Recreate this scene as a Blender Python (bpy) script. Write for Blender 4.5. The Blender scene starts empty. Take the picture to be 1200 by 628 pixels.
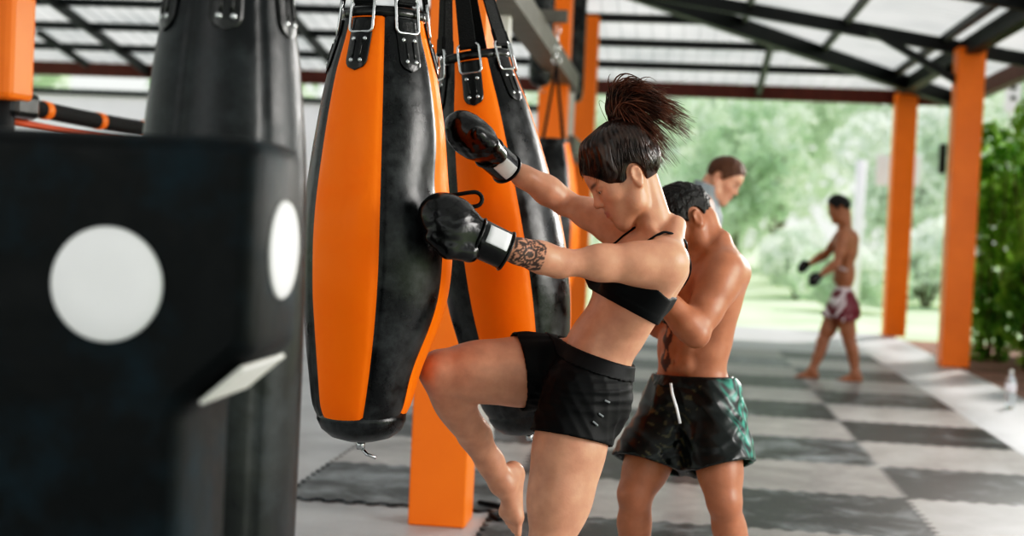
import bpy, bmesh, math, random
import numpy as np
from mathutils import Vector, Matrix, Euler
random.seed(7); RNG = np.random.RandomState(11)
scn = bpy.context.scene
COL = scn.collection
PI = math.pi

# ------------------------------------------------------------------ camera
FPX = 1667.0
CAMLOC = Vector((0, 0, 1.33))
YAW, PITCH, ROLL = math.radians(6.4), math.radians(-1.82), math.radians(2.6)
CR = Matrix.Rotation(YAW, 3, 'Z') @ Matrix.Rotation(PI/2 + PITCH, 3, 'X') @ Matrix.Rotation(ROLL, 3, 'Z')
cam = bpy.data.cameras.new('camera'); co = bpy.data.objects.new('camera', cam); COL.objects.link(co)
co.matrix_world = Matrix.Translation(CAMLOC) @ CR.to_4x4()
cam.sensor_width = 36; cam.lens = 36*FPX/1200
cam.dof.use_dof = True; cam.dof.focus_distance = 3.9; cam.dof.aperture_fstop = 2.0
cam.clip_end = 400
scn.camera = co
def W(px, py, d):
    v = Vector(((px-600)/FPX*d, -(py-314)/FPX*d, -d))
    return np.array(CAMLOC + CR @ v)
def G(px, py, z=0.0):
    v = CR @ Vector(((px-600)/FPX, -(py-314)/FPX, -1))
    t = (z-CAMLOC.z)/v.z
    return np.array(CAMLOC + v*t)
CAX = np.array(CR @ Vector((1, 0, 0))); CUP = np.array(CR @ Vector((0, 1, 0))); CFW = np.array(CR @ Vector((0, 0, -1)))
def nrm(v):
    v = np.asarray(v, float); return v/np.linalg.norm(v)

# ------------------------------------------------------------------ materials
def lin(h):
    r = [int(h[i:i+2], 16)/255 for i in (0, 2, 4)]
    return tuple((c/12.92 if c <= .04045 else ((c+.055)/1.055)**2.4) for c in r) + (1,)
def newmat(name):
    m = bpy.data.materials.new(name); m.use_nodes = True
    nt = m.node_tree; b = nt.nodes['Principled BSDF']
    return m, nt, b
def N(nt, t, **kw):
    n = nt.nodes.new(t)
    for k, v in kw.items():
        if k in n.inputs: n.inputs[k].default_value = v
        else: setattr(n, k, v)
    return n
def ramp(nt, src, stops):
    r = nt.nodes.new('ShaderNodeValToRGB'); nt.links.new(src, r.inputs[0])
    e = r.color_ramp.elements
    while len(e) < len(stops): e.new(.5)
    for i, (p, c) in enumerate(stops):
        e[i].position = p; e[i].color = c if len(c) == 4 else tuple(c)+(1,)
    return r
def simple(name, hexc, rough=.5, metal=0, var=.06, scale=8, bump=.0, bscale=60, coat=0, dark=None, spec=.5):
    m, nt, b = newmat(name); L = nt.links
    c = lin(hexc)
    tc = N(nt, 'ShaderNodeTexCoord')
    n = N(nt, 'ShaderNodeTexNoise', Scale=scale, Detail=5.0); L.new(tc.outputs['Object'], n.inputs['Vector'])
    lo = lin(dark) if dark else tuple(max(0, x*(1-var*2)) for x in c[:3])+(1,)
    hi = c if dark else tuple(min(1, x*(1+var)) for x in c[:3])+(1,)
    r = ramp(nt, n.outputs['Fac'], [(.3, lo), (.7, hi)])
    L.new(r.outputs[0], b.inputs['Base Color'])
    b.inputs['Roughness'].default_value = rough; b.inputs['Metallic'].default_value = metal
    b.inputs['Coat Weight'].default_value = coat; b.inputs['Specular IOR Level'].default_value = spec
    if bump:
        n2 = N(nt, 'ShaderNodeTexNoise', Scale=bscale, Detail=4.0); L.new(tc.outputs['Object'], n2.inputs['Vector'])
        bp = N(nt, 'ShaderNodeBump', Strength=bump, Distance=.01); L.new(n2.outputs['Fac'], bp.inputs['Height'])
        L.new(bp.outputs[0], b.inputs['Normal'])
    return m
def vinyl(name, hexc, scuff, amount, rough=.33, spec=.5):
    m, nt, b = newmat(name); L = nt.links; b.inputs['Specular IOR Level'].default_value = spec
    tc = N(nt, 'ShaderNodeTexCoord')
    n = N(nt, 'ShaderNodeTexNoise', Scale=7.0, Detail=8.0, Roughness=.65); L.new(tc.outputs['Object'], n.inputs['Vector'])
    r = ramp(nt, n.outputs['Fac'], [(.46, lin(hexc)), (.8, tuple(lin(hexc)[i]*(1-amount)+lin(scuff)[i]*amount for i in range(3)))])
    L.new(r.outputs[0], b.inputs['Base Color'])
    rr = N(nt, 'ShaderNodeMapRange'); rr.inputs[1].default_value = .3; rr.inputs[2].default_value = .75
    rr.inputs[3].default_value = rough-.06; rr.inputs[4].default_value = rough+.2
    L.new(n.outputs['Fac'], rr.inputs[0]); L.new(rr.outputs[0], b.inputs['Roughness'])
    n2 = N(nt, 'ShaderNodeTexNoise', Scale=6.0, Detail=3.0); L.new(tc.outputs['Object'], n2.inputs['Vector'])
    n3 = N(nt, 'ShaderNodeTexNoise', Scale=260.0, Detail=2.0); L.new(tc.outputs['Object'], n3.inputs['Vector'])
    mx = N(nt, 'ShaderNodeMath', operation='MULTIPLY_ADD'); L.new(n3.outputs['Fac'], mx.inputs[0]); mx.inputs[1].default_value = .04; L.new(n2.outputs['Fac'], mx.inputs[2])
    bp = N(nt, 'ShaderNodeBump', Strength=.35, Distance=.02); L.new(mx.outputs[0], bp.inputs['Height'])
    L.new(bp.outputs[0], b.inputs['Normal'])
    return m
def skinmat(name):
    m, nt, b = newmat(name); L = nt.links
    at = N(nt, 'ShaderNodeAttribute', attribute_name='Col')
    tc = N(nt, 'ShaderNodeTexCoord')
    n = N(nt, 'ShaderNodeTexNoise', Scale=22.0, Detail=6.0); L.new(tc.outputs['Object'], n.inputs['Vector'])
    r = ramp(nt, n.outputs['Fac'], [(.3, (.86, .80, .78)), (.7, (1.06, 1.04, 1.03))])
    mx = N(nt, 'ShaderNodeMix', data_type='RGBA', blend_type='MULTIPLY'); mx.inputs[0].default_value = 1
    L.new(at.outputs['Color'], mx.inputs[6]); L.new(r.outputs[0], mx.inputs[7])
    L.new(mx.outputs[2], b.inputs['Base Color'])
    b.inputs['Subsurface Weight'].default_value = .12; b.inputs['Subsurface Radius'].default_value = (.02, .008, .004)
    b.inputs['Subsurface Scale'].default_value = .5
    rr = N(nt, 'ShaderNodeMapRange'); rr.inputs[3].default_value = .32; rr.inputs[4].default_value = .56
    L.new(n.outputs['Fac'], rr.inputs[0]); L.new(rr.outputs[0], b.inputs['Roughness'])
    n2 = N(nt, 'ShaderNodeTexNoise', Scale=180.0, Detail=3.0); L.new(tc.outputs['Object'], n2.inputs['Vector'])
    bp = N(nt, 'ShaderNodeBump', Strength=.12, Distance=.003); L.new(n2.outputs['Fac'], bp.inputs['Height']); L.new(bp.outputs[0], b.inputs['Normal'])
    return m
def attrmat(name, rough=.5, coat=0, bump=.15, bscale=300, spec=.5):
    m, nt, b = newmat(name); L = nt.links
    at = N(nt, 'ShaderNodeAttribute', attribute_name='Col'); L.new(at.outputs['Color'], b.inputs['Base Color'])
    b.inputs['Roughness'].default_value = rough; b.inputs['Coat Weight'].default_value = coat; b.inputs['Specular IOR Level'].default_value = spec
    tc = N(nt, 'ShaderNodeTexCoord')
    n2 = N(nt, 'ShaderNodeTexNoise', Scale=bscale, Detail=3.0); L.new(tc.outputs['Object'], n2.inputs['Vector'])
    bp = N(nt, 'ShaderNodeBump', Strength=bump, Distance=.003); L.new(n2.outputs['Fac'], bp.inputs['Height']); L.new(bp.outputs[0], b.inputs['Normal'])
    return m
M = {}
M['orange_vinyl'] = vinyl('orange_vinyl', 'FF7D05', 'FF7002', .5, .45, .35)
M['black_vinyl'] = vinyl('black_vinyl', '0C0E10', '9A9EA0', .26, .25)
M['grey_vinyl'] = vinyl('grey_vinyl', '0A0E12', '5B6468', .35, .33)
M['pad_vinyl'] = vinyl('pad_vinyl', '04090C', '2A4855', .45, .50, .3)
M['leather'] = simple('black_leather', '0F1011', .28, var=.1, bump=.15, bscale=120, coat=.2)
M['glove_leather'] = simple('glove_leather', '0A0A0B', .26, var=.1, bump=.12, bscale=90, coat=.25)
M['webbing'] = simple('black_webbing', '131416', .75, bump=.5, bscale=220)
M['chrome'] = simple('nickel_steel', 'C9CBCC', .22, metal=1)
M['white_patch'] = simple('white_patch', 'E6E6E6', .5)
M['disc_white'] = simple('white_disc', 'F0EFEF', .55, var=.02)
M['orange_paint'] = simple('orange_paint', 'FF8322', .42, var=.05, scale=3, bump=.06, bscale=20)
M['black_steel'] = simple('black_steel', '1C1F22', .55, var=.1)
M['red_steel'] = simple('oxide_red_steel', '5A2A22', .6, var=.12)
M['grey_steel'] = simple('grey_steel', '6C6A64', .5, var=.1)
M['white_steel'] = simple('white_steel', 'D9D8D2', .5, var=.05)
M['white_wall'] = simple('white_paint', 'F2ECF1', .7, var=.03, scale=2)
M['sole_black'] = simple('black_rubber', '101112', .6)
M['soil'] = simple('red_soil', '8A6A5C', .9, var=.25, scale=3, bump=.4, bscale=20)
M['red_rope'] = simple('red_rope', 'C8552A', .5)
M['hair_dark'] = simple('dark_brown_hair', '3A251C', .30, var=.3, scale=40, dark='120A08', spec=.6)
M['hair_tail'] = simple('brown_ponytail', '6A3E2A', .34, var=.3, scale=25, dark='24130D', spec=.6)
M['hair_black'] = simple('black_hair', '14110F', .45, var=.3, scale=60, dark='050404', bump=.6, bscale=160)
M['hair_brown'] = simple('brown_hair', '5A3826', .5, var=.2, scale=60, bump=.6, bscale=160)
M['skin'] = skinmat('skin')
M['cloth'] = attrmat('cloth', .62, bump=.2, bscale=500, spec=.3)
M['satin'] = attrmat('satin_cloth', .36, coat=.08, bump=.06, bscale=90)
M['hairtie'] = simple('hair_tie', '4A2E24', .7)

# ------------------------------------------------------------------ object helpers
def tag(o, label=None, cat=None, group=None, kind=None):
    if label: o['label'] = label
    if cat: o['category'] = cat
    if group: o['group'] = group
    if kind: o['kind'] = kind
    return o
def empty(name, loc, label, cat, group=None, kind=None, rot=None):
    o = bpy.data.objects.new(name, None); COL.objects.link(o); o.location = loc; o.empty_display_size = .1
    if rot is not None: o.rotation_euler = rot
    return tag(o, label, cat, group, kind)
def mesh_obj(name, verts, faces, mats, parent=None, smooth=True, mi=None, local=False, col=None):
    me = bpy.data.meshes.new(name)
    verts = np.asarray(verts, float)
    if parent is not None and not local:
        bpy.context.view_layer.update()
        inv = np.array(parent.matrix_world.inverted())
        verts = verts @ inv[:3, :3].T + inv[:3, 3]
    me.from_pydata(verts.tolist(), [], [list(map(int, f)) for f in faces]); me.validate(); me.update()
    if not isinstance(mats, (list, tuple)): mats = [mats]
    for m in mats: me.materials.append(m)
    if mi is not None and len(mi) == len(me.polygons): me.polygons.foreach_set('material_index', np.asarray(mi, np.int32))
    if smooth: me.polygons.foreach_set('use_smooth', np.ones(len(me.polygons), bool))
    if col is not None:
        a = me.color_attributes.new('Col', 'FLOAT_COLOR', 'POINT')
        c4 = np.ones((len(me.vertices), 4), np.float32); c4[:, :3] = col[:len(me.vertices)]
        a.data.foreach_set('color', c4.ravel())
    o = bpy.data.objects.new(name, me); COL.objects.link(o)
    if parent is not None: o.parent = parent
    return o
class MB:
    def __init__(s): s.v = []; s.f = []; s.m = []
    def add(s, v, f, mi=0):
        n = len(s.v); s.v += [tuple(map(float, p)) for p in v]; s.f += [[i+n for i in q] for q in f]; s.m += [mi]*len(f); return s
    def box(s, c, sz, R=None, mi=0):
        v = [np.array((x*sz[0]/2, y*sz[1]/2, z*sz[2]/2)) for x in (-1, 1) for y in (-1, 1) for z in (-1, 1)]
        if R is not None: v = [R @ p for p in v]
        v = [p+np.asarray(c, float) for p in v]
        return s.add(v, [(0, 1, 3, 2), (4, 6, 7, 5), (0, 4, 5, 1), (2, 3, 7, 6), (0, 2, 6, 4), (1, 5, 7, 3)], mi)
    def beam(s, a, b, w, h, up=(0, 0, 1), mi=0):
        a = np.asarray(a, float); b = np.asarray(b, float); d = nrm(b-a)
        x = np.cross(d, up)
        x = nrm(x) if np.linalg.norm(x) > 1e-4 else np.array((1., 0, 0))
        y = np.cross(x, d)
        v = [p + x*w/2*i + y*h/2*j for p in (a, b) for i in (-1, 1) for j in (-1, 1)]
        return s.add(v, [(0, 1, 3, 2), (4, 6, 7, 5), (0, 4, 5, 1), (2, 3, 7, 6), (0, 2, 6, 4), (1, 5, 7, 3)], mi)
    def tube(s, pts, r, n=10, closed=False, caps=True, mi=0, flat=1.0, up=None):
        pts = [np.asarray(p, float) for p in pts]; K = len(pts)
        rr = r if isinstance(r, (list, tuple, np.ndarray)) else [r]*K
        v = []; x = None
        for i, p in enumerate(pts):
            if closed: t = pts[(i+1) % K]-pts[i-1]
            else: t = pts[min(i+1, K-1)]-pts[max(i-1, 0)]
            t = nrm(t)
            if up is not None: x = np.cross(t, up)
            elif x is None: x = np.cross(t, (0, 0, 1) if abs(t[2]) < .9 else (1, 0, 0))
            x = x-t*np.dot(x, t); x = nrm(x); y = np.cross(t, x)
            for k in range(n):
                a = 2*PI*k/n; v.append(p+rr[i]*(math.cos(a)*x+flat*math.sin(a)*y))
        f = []
        for i in range(K if closed else K-1):
            j = (i+1) % K
            for k in range(n): f.append((i*n+k, i*n+(k+1) % n, j*n+(k+1) % n, j*n+k))
        if caps and not closed: f.append(list(range(n))[::-1]); f.append([(K-1)*n+k for k in range(n)])
        return s.add(v, f, mi)
    def lathe(s, prof, n=32, c=(0, 0, 0), mi=0):
        v = [(c[0]+r*math.cos(2*PI*k/n), c[1]+r*math.sin(2*PI*k/n), c[2]+z) for r, z in prof for k in range(n)]
        f = [(i*n+k, i*n+(k+1) % n, (i+1)*n+(k+1) % n, (i+1)*n+k) for i in range(len(prof)-1) for k in range(n)]
        f.append(list(range(n))[::-1]); f.append([(len(prof)-1)*n+k for k in range(n)])
        return s.add(v, f, mi)
    def build(s, name, mats, parent=None, smooth=False, local=False, bevel=0):
        o = mesh_obj(name, s.v, s.f, mats, parent, smooth, s.m, local)
        bm = bmesh.new(); bm.from_mesh(o.data); bmesh.ops.recalc_face_normals(bm, faces=bm.faces[:])
        if bevel: bmesh.ops.bevel(bm, geom=bm.edges[:], offset=bevel, segments=2, affect='EDGES', profile=.5)
        bm.to_mesh(o.data); bm.free()
        return o

# ------------------------------------------------------------------ signed-distance figure sculpting
class SDF:
    def __init__(s): s.p = []
    def cone(s, a, b, ra, rb, k=.02, sub=False, sq=None):
        s.p.append(('c', np.asarray(a, float), np.asarray(b, float), ra, rb, k, sub, sq)); return s
    def chain(s, pts, k=.02, sq=None):
        for (a, ra), (b, rb) in zip(pts[:-1], pts[1:]): s.cone(a, b, ra, rb, k, False, sq)
        return s
    def ell(s, c, R, rad, k=.02, sub=False):
        s.p.append(('e', np.asarray(c, float), np.asarray(R, float), np.asarray(rad, float), None, k, sub, None)); return s
    def sph(s, c, r, k=.02, sub=False): return s.cone(c, np.asarray(c, float)+1e-5, r, r, k, sub)
    def bounds(s, pad=.03):
        lo = np.full(3, 9e9); hi = -lo
        for p in s.p:
            if p[6]: continue
            if p[0] == 'c':
                r = max(p[3], p[4]); q = np.array([p[1]-r, p[1]+r, p[2]-r, p[2]+r])
            else:
                r = p[3].max(); q = np.array([p[1]-r, p[1]+r])
            lo = np.minimum(lo, q.min(0)); hi = np.maximum(hi, q.max(0))
        return lo-pad, hi+pad
    def field(s, lo, hi, h):
        n = np.ceil((hi-lo)/h).astype(int)+1
        F = np.full(n, .2, np.float32)
        ax = [lo[i]+h*np.arange(n[i]) for i in range(3)]
        for p in s.p:
            k = p[5]
            if p[0] == 'c':
                r = max(p[3], p[4])*(1.0 if p[7] is None else max(1, p[7][1]))
                q0 = np.minimum(p[1], p[2])-r; q1 = np.maximum(p[1], p[2])+r
            else:
                r = p[3].max(); q0 = p[1]-r; q1 = p[1]+r
            m = k+.035
            i0 = np.clip(np.floor((q0-m-lo)/h).astype(int), 0, n); i1 = np.clip(np.ceil((q1+m-lo)/h).astype(int)+1, 0, n)
            if (i1 <= i0).any(): continue
            sl = tuple(slice(i0[i], i1[i]) for i in range(3))
            X, Y, Z = np.meshgrid(ax[0][sl[0]], ax[1][sl[1]], ax[2][sl[2]], indexing='ij')
            if p[0] == 'c':
                a, b = p[1], p[2]; ba = b-a; l2 = max(ba@ba, 1e-12)
                X = X-a[0]; Y = Y-a[1]; Z = Z-a[2]
                t = np.clip((X*ba[0]+Y*ba[1]+Z*ba[2])/l2, 0, 1)
                X = X-t*ba[0]; Y = Y-t*ba[1]; Z = Z-t*ba[2]
                if p[7] is not None:
                    u, fac = p[7]; g = (X*u[0]+Y*u[1]+Z*u[2])*(1/fac-1); X = X+g*u[0]; Y = Y+g*u[1]; Z = Z+g*u[2]
                d = np.sqrt(X*X+Y*Y+Z*Z)-(p[3]+(p[4]-p[3])*t)
            else:
                R = p[2]; X = X-p[1][0]; Y = Y-p[1][1]; Z = Z-p[1][2]; rd = p[3]
                q = [R[0, i]*X+R[1, i]*Y+R[2, i]*Z for i in range(3)]
                k0 = np.sqrt(sum((q[i]/rd[i])**2 for i in range(3)))
                k1 = np.sqrt(sum((q[i]/rd[i]**2)**2 for i in range(3)))+1e-9
                d = k0*(k0-1)/k1
            d = d.astype(np.float32); A = F[sl]
            if p[6]:
                d = -d; hh = np.maximum(k-np.abs(A-d), 0)/k if k > 0 else 0
                F[sl] = np.maximum(A, d)+hh*hh*k*.25
            else:
                hh = np.maximum(k-np.abs(A-d), 0)/k if k > 0 else 0
                F[sl] = np.minimum(A, d)-hh*hh*k*.25
        return F
def grid(lo, F, h):
    ax = [lo[i]+h*np.arange(F.shape[i]) for i in range(3)]
    return np.meshgrid(*ax, indexing='ij', sparse=True)
def nets(F, lo, h):
    S = F < 0
    n = np.array(F.shape)
    c = np.zeros(n-1, np.uint8)
    for dx in (0, 1):
        for dy in (0, 1):
            for dz in (0, 1): c += S[dx:n[0]-1+dx, dy:n[1]-1+dy, dz:n[2]-1+dz]
    act = (c > 0) & (c < 8)
    idx = np.argwhere(act); vid = np.full(act.shape, -1, np.int64); vid[act] = np.arange(len(idx))
    acc = np.zeros((len(idx), 3)); cnt = np.zeros(len(idx))
    for axn in range(3):
        o = [i for i in range(3) if i != axn]
        for u in (0, 1):
            for w in (0, 1):
                off = np.zeros(3, int); off[o[0]] = u; off[o[1]] = w
                a = idx+off; b = a.copy(); b[:, axn] += 1
                fa = F[a[:, 0], a[:, 1], a[:, 2]]; fb = F[b[:, 0], b[:, 1], b[:, 2]]
                m = (fa < 0) != (fb < 0)
                t = np.where(m, fa/np.where(m, fa-fb, 1), 0)
                p = off[None, :].astype(float).repeat(len(idx), 0); p[:, axn] += t
                acc[m] += p[m]; cnt[m] += 1
    V = lo+h*(idx+acc/np.maximum(cnt, 1)[:, None])
    faces = []
    for axn in range(3):
        o = [i for i in range(3) if i != axn]
        a = [slice(1, -1)]*3; a[axn] = slice(0, -1); b = list(a); b[axn] = slice(1, None)
        s0 = S[tuple(a)]; s1 = S[tuple(b)]
        e = np.argwhere(s0 != s1)
        if not len(e): continue
        inside0 = s0[s0 != s1]
        base = e.copy(); base[:, o[0]] += 1; base[:, o[1]] += 1
        q = []
        for (u, w) in ((-1, -1), (0, -1), (0, 0), (-1, 0)):
            cc = base.copy(); cc[:, o[0]] += u; cc[:, o[1]] += w
            q.append(vid[cc[:, 0], cc[:, 1], cc[:, 2]])
        q = np.stack(q, 1)
        flip = inside0 if axn != 1 else ~inside0
        q[~flip] = q[~flip][:, ::-1]
        faces.append(q)
    return V, np.concatenate(faces)
def relax(V, Fc, it=2, lam=.5):
    for _ in range(it):
        acc = np.zeros_like(V); cn = np.zeros(len(V))
        for i in range(4):
            j = (i+1) % 4
            np.add.at(acc, Fc[:, i], V[Fc[:, j]]); np.add.at(acc, Fc[:, j], V[Fc[:, i]])
            np.add.at(cn, Fc[:, i], 1); np.add.at(cn, Fc[:, j], 1)
        V = V*(1-lam)+lam*acc/np.maximum(cn, 1)[:, None]
    return V
def bl(cond): return 1/(1+np.exp(np.clip(cond, -30, 30)))

# ================================================================== SETTING
# ---- floor slab, mats
def floor_material():
    m, nt, b = newmat('concrete_floor'); L = nt.links
    tc = N(nt, 'ShaderNodeTexCoord')
    n = N(nt, 'ShaderNodeTexNoise', Scale=1.3, Detail=9.0, Roughness=.65); L.new(tc.outputs['Object'], n.inputs['Vector'])
    r = ramp(nt, n.outputs['Fac'], [(.3, lin('9A9B9C')), (.7, lin('B6B7B8'))]); L.new(r.outputs[0], b.inputs['Base Color'])
    b.inputs['Roughness'].default_value = .45
    n2 = N(nt, 'ShaderNodeTexNoise', Scale=60.0); L.new(tc.outputs['Object'], n2.inputs['Vector'])
    bp = N(nt, 'ShaderNodeBump', Strength=.1, Distance=.01); L.new(n2.outputs['Fac'], bp.inputs['Height']); L.new(bp.outputs[0], b.inputs['Normal'])
    return m
def mat_material(name, base, dust, lo, hi):
    m, nt, b = newmat(name); L = nt.links
    tc = N(nt, 'ShaderNodeTexCoord'); gm = N(nt, 'ShaderNodeNewGeometry'); oi = N(nt, 'ShaderNodeObjectInfo')
    n = N(nt, 'ShaderNodeTexNoise', Scale=3.2, Detail=9.0, Roughness=.7, Distortion=.4); L.new(gm.outputs['Position'], n.inputs['Vector'])
    ad = N(nt, 'ShaderNodeMath', operation='MULTIPLY_ADD'); L.new(oi.outputs['Random'], ad.inputs[0]); ad.inputs[1].default_value = .22; L.new(n.outputs['Fac'], ad.inputs[2])
    r = ramp(nt, ad.outputs[0], [(lo, lin(base)), (hi, lin(dust))]); L.new(r.outputs[0], b.inputs['Base Color'])
    b.inputs['Roughness'].default_value = .42; b.inputs['Specular IOR Level'].default_value = .5
    mp = N(nt, 'ShaderNodeMapping'); mp.inputs['Scale'].default_value = (45, 45, 45); mp.inputs['Rotation'].default_value = (0, 0, .785)
    L.new(gm.outputs['Position'], mp.inputs[0])
    ck = N(nt, 'ShaderNodeTexChecker', Scale=1.0); L.new(mp.outputs[0], ck.inputs['Vector'])
    bp = N(nt, 'ShaderNodeBump', Strength=.3, Distance=.004); L.new(ck.outputs['Fac'], bp.inputs['Height']); L.new(bp.outputs[0], b.inputs['Normal'])
    return m
fb = MB().box((-4.5, 8.3, -.1), (15.2, 24.6, .2))
fl = fb.build('floor', floor_material()); tag(fl, kind='structure')
mats_m = {0: mat_material('mat_black', '15181B', '8F9598', .60, .90), 1: mat_material('mat_grey', '7C7977', 'A19F9D', .45, .85)}
def zig(n=20, amp=.016):
    out = []
    for i in range(n):
        s = amp if i % 2 else -amp
        out += [(i/n+.012, s), ((i+1)/n-.012, s)]
    return out
EX, EY = 1.0, 1.0
def mat_outline():
    z = zig(); P = []
    P += [(t*EX, a) for t, a in z]
    P += [(EX+a, t*EY) for t, a in z]
    P += [(t*EX, EY+a) for t, a in reversed(z)]
    P += [(a, t*EY) for t, a in reversed(z)]
    return P
def mat_mesh(m):
    P = mat_outline(); n = len(P)
    v = [(x, y, .001) for x, y in P]+[(x, y, .014) for x, y in P]
    f = [list(range(n))[::-1], list(range(n, 2*n))]+[(i, (i+1) % n, n+(i+1) % n, n+i) for i in range(n)]
    o = mesh_obj('floor_mat', v, f, mats_m[m], smooth=False); return o
proto_mat = {}
ORD = ['first', 'second', 'third', 'fourth', 'fifth', 'sixth', 'seventh', 'eighth', 'ninth', 'tenth', 'eleventh', 'twelfth']
CN = {1: 'walkway-side column', 0: 'second column from walkway', -1: 'third column from walkway', -2: 'column by the bag pillars'}
R0 = {1: -1, 0: -1, -1: -1, -2: 0}
for c in (1, 0, -1, -2):
    for r in range(R0[c], 10):
        k = 0 if (c+r) % 2 == 0 else 1
        if k not in proto_mat: o = proto_mat[k] = mat_mesh(k)
        else: o = proto_mat[k].copy(); COL.objects.link(o)
        o.location = (.25+c*EX, 6.42+r*EY, 0)
        far = 9-r
        tag(o, f"{'black' if k == 0 else 'grey'} foam floor mat, {ORD[far]} from the grass end in the {CN[c]}", 'floor mat', 'checkerboard floor mats')
# ---- outside ground
def grass_material():
    m, nt, b = newmat('lawn'); L = nt.links
    gm = N(nt, 'ShaderNodeNewGeometry')
    n = N(nt, 'ShaderNodeTexNoise', Scale=.35, Detail=8.0, Roughness=.7); L.new(gm.outputs['Position'], n.inputs['Vector'])
    r = ramp(nt, n.outputs['Fac'], [(.3, lin('98B284')), (.5, lin('B4C8A0')), (.72, lin('D2DEC2'))]); L.new(r.outputs[0], b.inputs['Base Color'])
    b.inputs['Roughness'].default_value = .9
    return m
g = MB().box((0, 75, -.3), (260, 170, .2)).build('lawn_ground', grass_material()); tag(g, kind='structure')
s = MB().box((5.1, 12, -.08), (4.0, 16, .1)).build('soil_ground', M['soil']); tag(s, kind='structure')
def beam(name, a, b, w, h, m='black_steel'):
    o = MB().beam(a, b, w, h).build(name, M[m]); tag(o, kind='structure'); return o
# ---- white wall behind the ring
wl = MB().box((-7.6, 23.6, 1.50), (11.6, .15, 3.4)).build('wall_back', M['white_wall']); tag(wl, kind='structure')
beam('wall_rail', (-13.4, 23.55, 3.24), (-1.8, 23.55, 3.24), .16, .10)
# ---- pillars
def pillar(x, y, h, w, label):
    b = MB().box((x, y, h/2), (w, w, h)); o = b.build('pillar', M['orange_paint'], bevel=.008); tag(o, label, None, None, 'structure'); return o
PB = G(511, 617)
pillar(PB[0], PB[1]+.12, 3.9, .25, 'orange painted square pillar beside the knee of the woman')
pillar(-1.09, 12.4, 4.3, .25, 'orange square pillar far down the row of bags')
pillar(-1.13, 17.2, 3.85, .25, 'orange square pillar at the far end of the bag row')
pillar(3.06, 15.75, 3.42, .29, 'nearer orange pillar beside the bamboo hedge')
pillar(3.10, 20.2, 3.36, .29, 'farther orange pillar at the grass corner of the hall')
# ---- roof
EZ, SL = 3.36, .153; XE, YE = 3.9, 20.6
def zr(x, y): return EZ+SL*min(XE-x, YE-y)
XR, YF = -4.2, -6.0
def roof_mat():
    m, nt, b = newmat('translucent_roofing'); L = nt.links
    out = nt.nodes['Material Output']
    tc = N(nt, 'ShaderNodeNewGeometry')
    n = N(nt, 'ShaderNodeTexNoise', Scale=.8, Detail=4.0); L.new(tc.outputs['Position'], n.inputs['Vector'])
    r = ramp(nt, n.outputs['Fac'], [(.3, lin('A9ACAC')), (.7, lin('CFCFCD'))])
    b.inputs['Roughness'].default_value = .5; L.new(r.outputs[0], b.inputs['Base Color'])
    t = N(nt, 'ShaderNodeBsdfTranslucent'); L.new(r.outputs[0], t.inputs['Color'])
    mx = N(nt, 'ShaderNodeMixShader'); mx.inputs[0].default_value = .62
    L.new(b.outputs[0], mx.inputs[1]); L.new(t.outputs[0], mx.inputs[2]); L.new(mx.outputs[0], out.inputs['Surface'])
    return m
rm = roof_mat()
def corrugated(name, along, a0, a1, zf, clip):
    # sheet corrugated across `a`, running down-slope from ridge to eave
    pass
def roof_sheet():
    # right slope: ribs run along x; back slope: ribs run along y ; built as strips with trapezoid ribs
    v, f = [], []
    def strip(pts_lo, pts_hi):
        n = len(v); K = len(pts_lo)
        v.extend(pts_lo); v.extend(pts_hi)
        for i in range(K-1): f.append((n+i, n+i+1, n+K+i+1, n+K+i))
    rib = [(0, 0), (.10, 0), (.125, .025), (.155, .025), (.18, 0)]
    # right slope
    lo, hi = [], []; y = YF
    while y < YE:
        for dy, dz in rib:
            yy = min(y+dy, YE)
            xt = max(XR, XE-(YE-yy)); xt = min(xt, XE)
            lo.append((XE+.12, yy, EZ+.10-SL*.12+dz)); hi.append((xt, yy, EZ+SL*(XE-xt)+.10+dz))
        y += .20
    strip(lo, hi)
    # back slope
    lo, hi = [], []; x = -12.3
    while x < XE:
        for dx, dz in rib:
            xx = min(x+dx, XE)
            yt = YE-(XE-max(xx, XR)) if xx > XR else YE-(XE-XR)
            lo.append((xx, YE+.12, EZ+.10-SL*.12+dz)); hi.append((xx, yt, EZ+SL*(YE-yt)+.10+dz))
        x += .20
    strip(lo, hi)
    # left slope beyond the ridge
    rid = EZ+SL*(XE-XR)+.10
    strip([(XR, YF, rid), (XR, YE-(XE-XR), rid)], [(XR-8.1, YF, EZ+.1), (XR-8.1, YE-(XE-XR), EZ+.1)])
    return mesh_obj('roof', v, f, rm, smooth=False)
tag(roof_sheet(), kind='structure')
beam('eave_beam', (-12.3, YE, EZ-.02), (XE, YE, EZ-.02), .14, .2, 'red_steel')
beam('eave_beam', (XE, YE, EZ-.02), (XE, YF, EZ-.02), .14, .2, 'red_steel')
beam('pillar_beam', (3.06, YE-.1, zr(3.06, 0)-.06), (3.06, YF, zr(3.06, 0)-.06), .14, .18)
for k in range(1, 8):
    d = 1.06*k
    if d < XE-XR+.2:
        beam('roof_purlin', (XE-d, YE-d, EZ+SL*d+.03), (XE-d, YF, EZ+SL*d+.03), .06, .09)
        beam('roof_purlin', (XE-d, YE-d, EZ+SL*d+.03), (-12.3, YE-d, EZ+SL*d+.03), .06, .10)
for y in (16.1, 13.0, 9.9, 6.8, 3.7, .6):
    xt = max(XR, XE-(YE-y))
    beam('roof_rafter', (XE, y, EZ-.03), (xt, y, EZ+SL*(XE-xt)-.03), .09, .15)
    if y < 12: beam('roof_rafter', (XR, y, EZ+SL*(XE-XR)-.03), (XR-8.1, y, EZ-.03), .09, .15)
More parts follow.
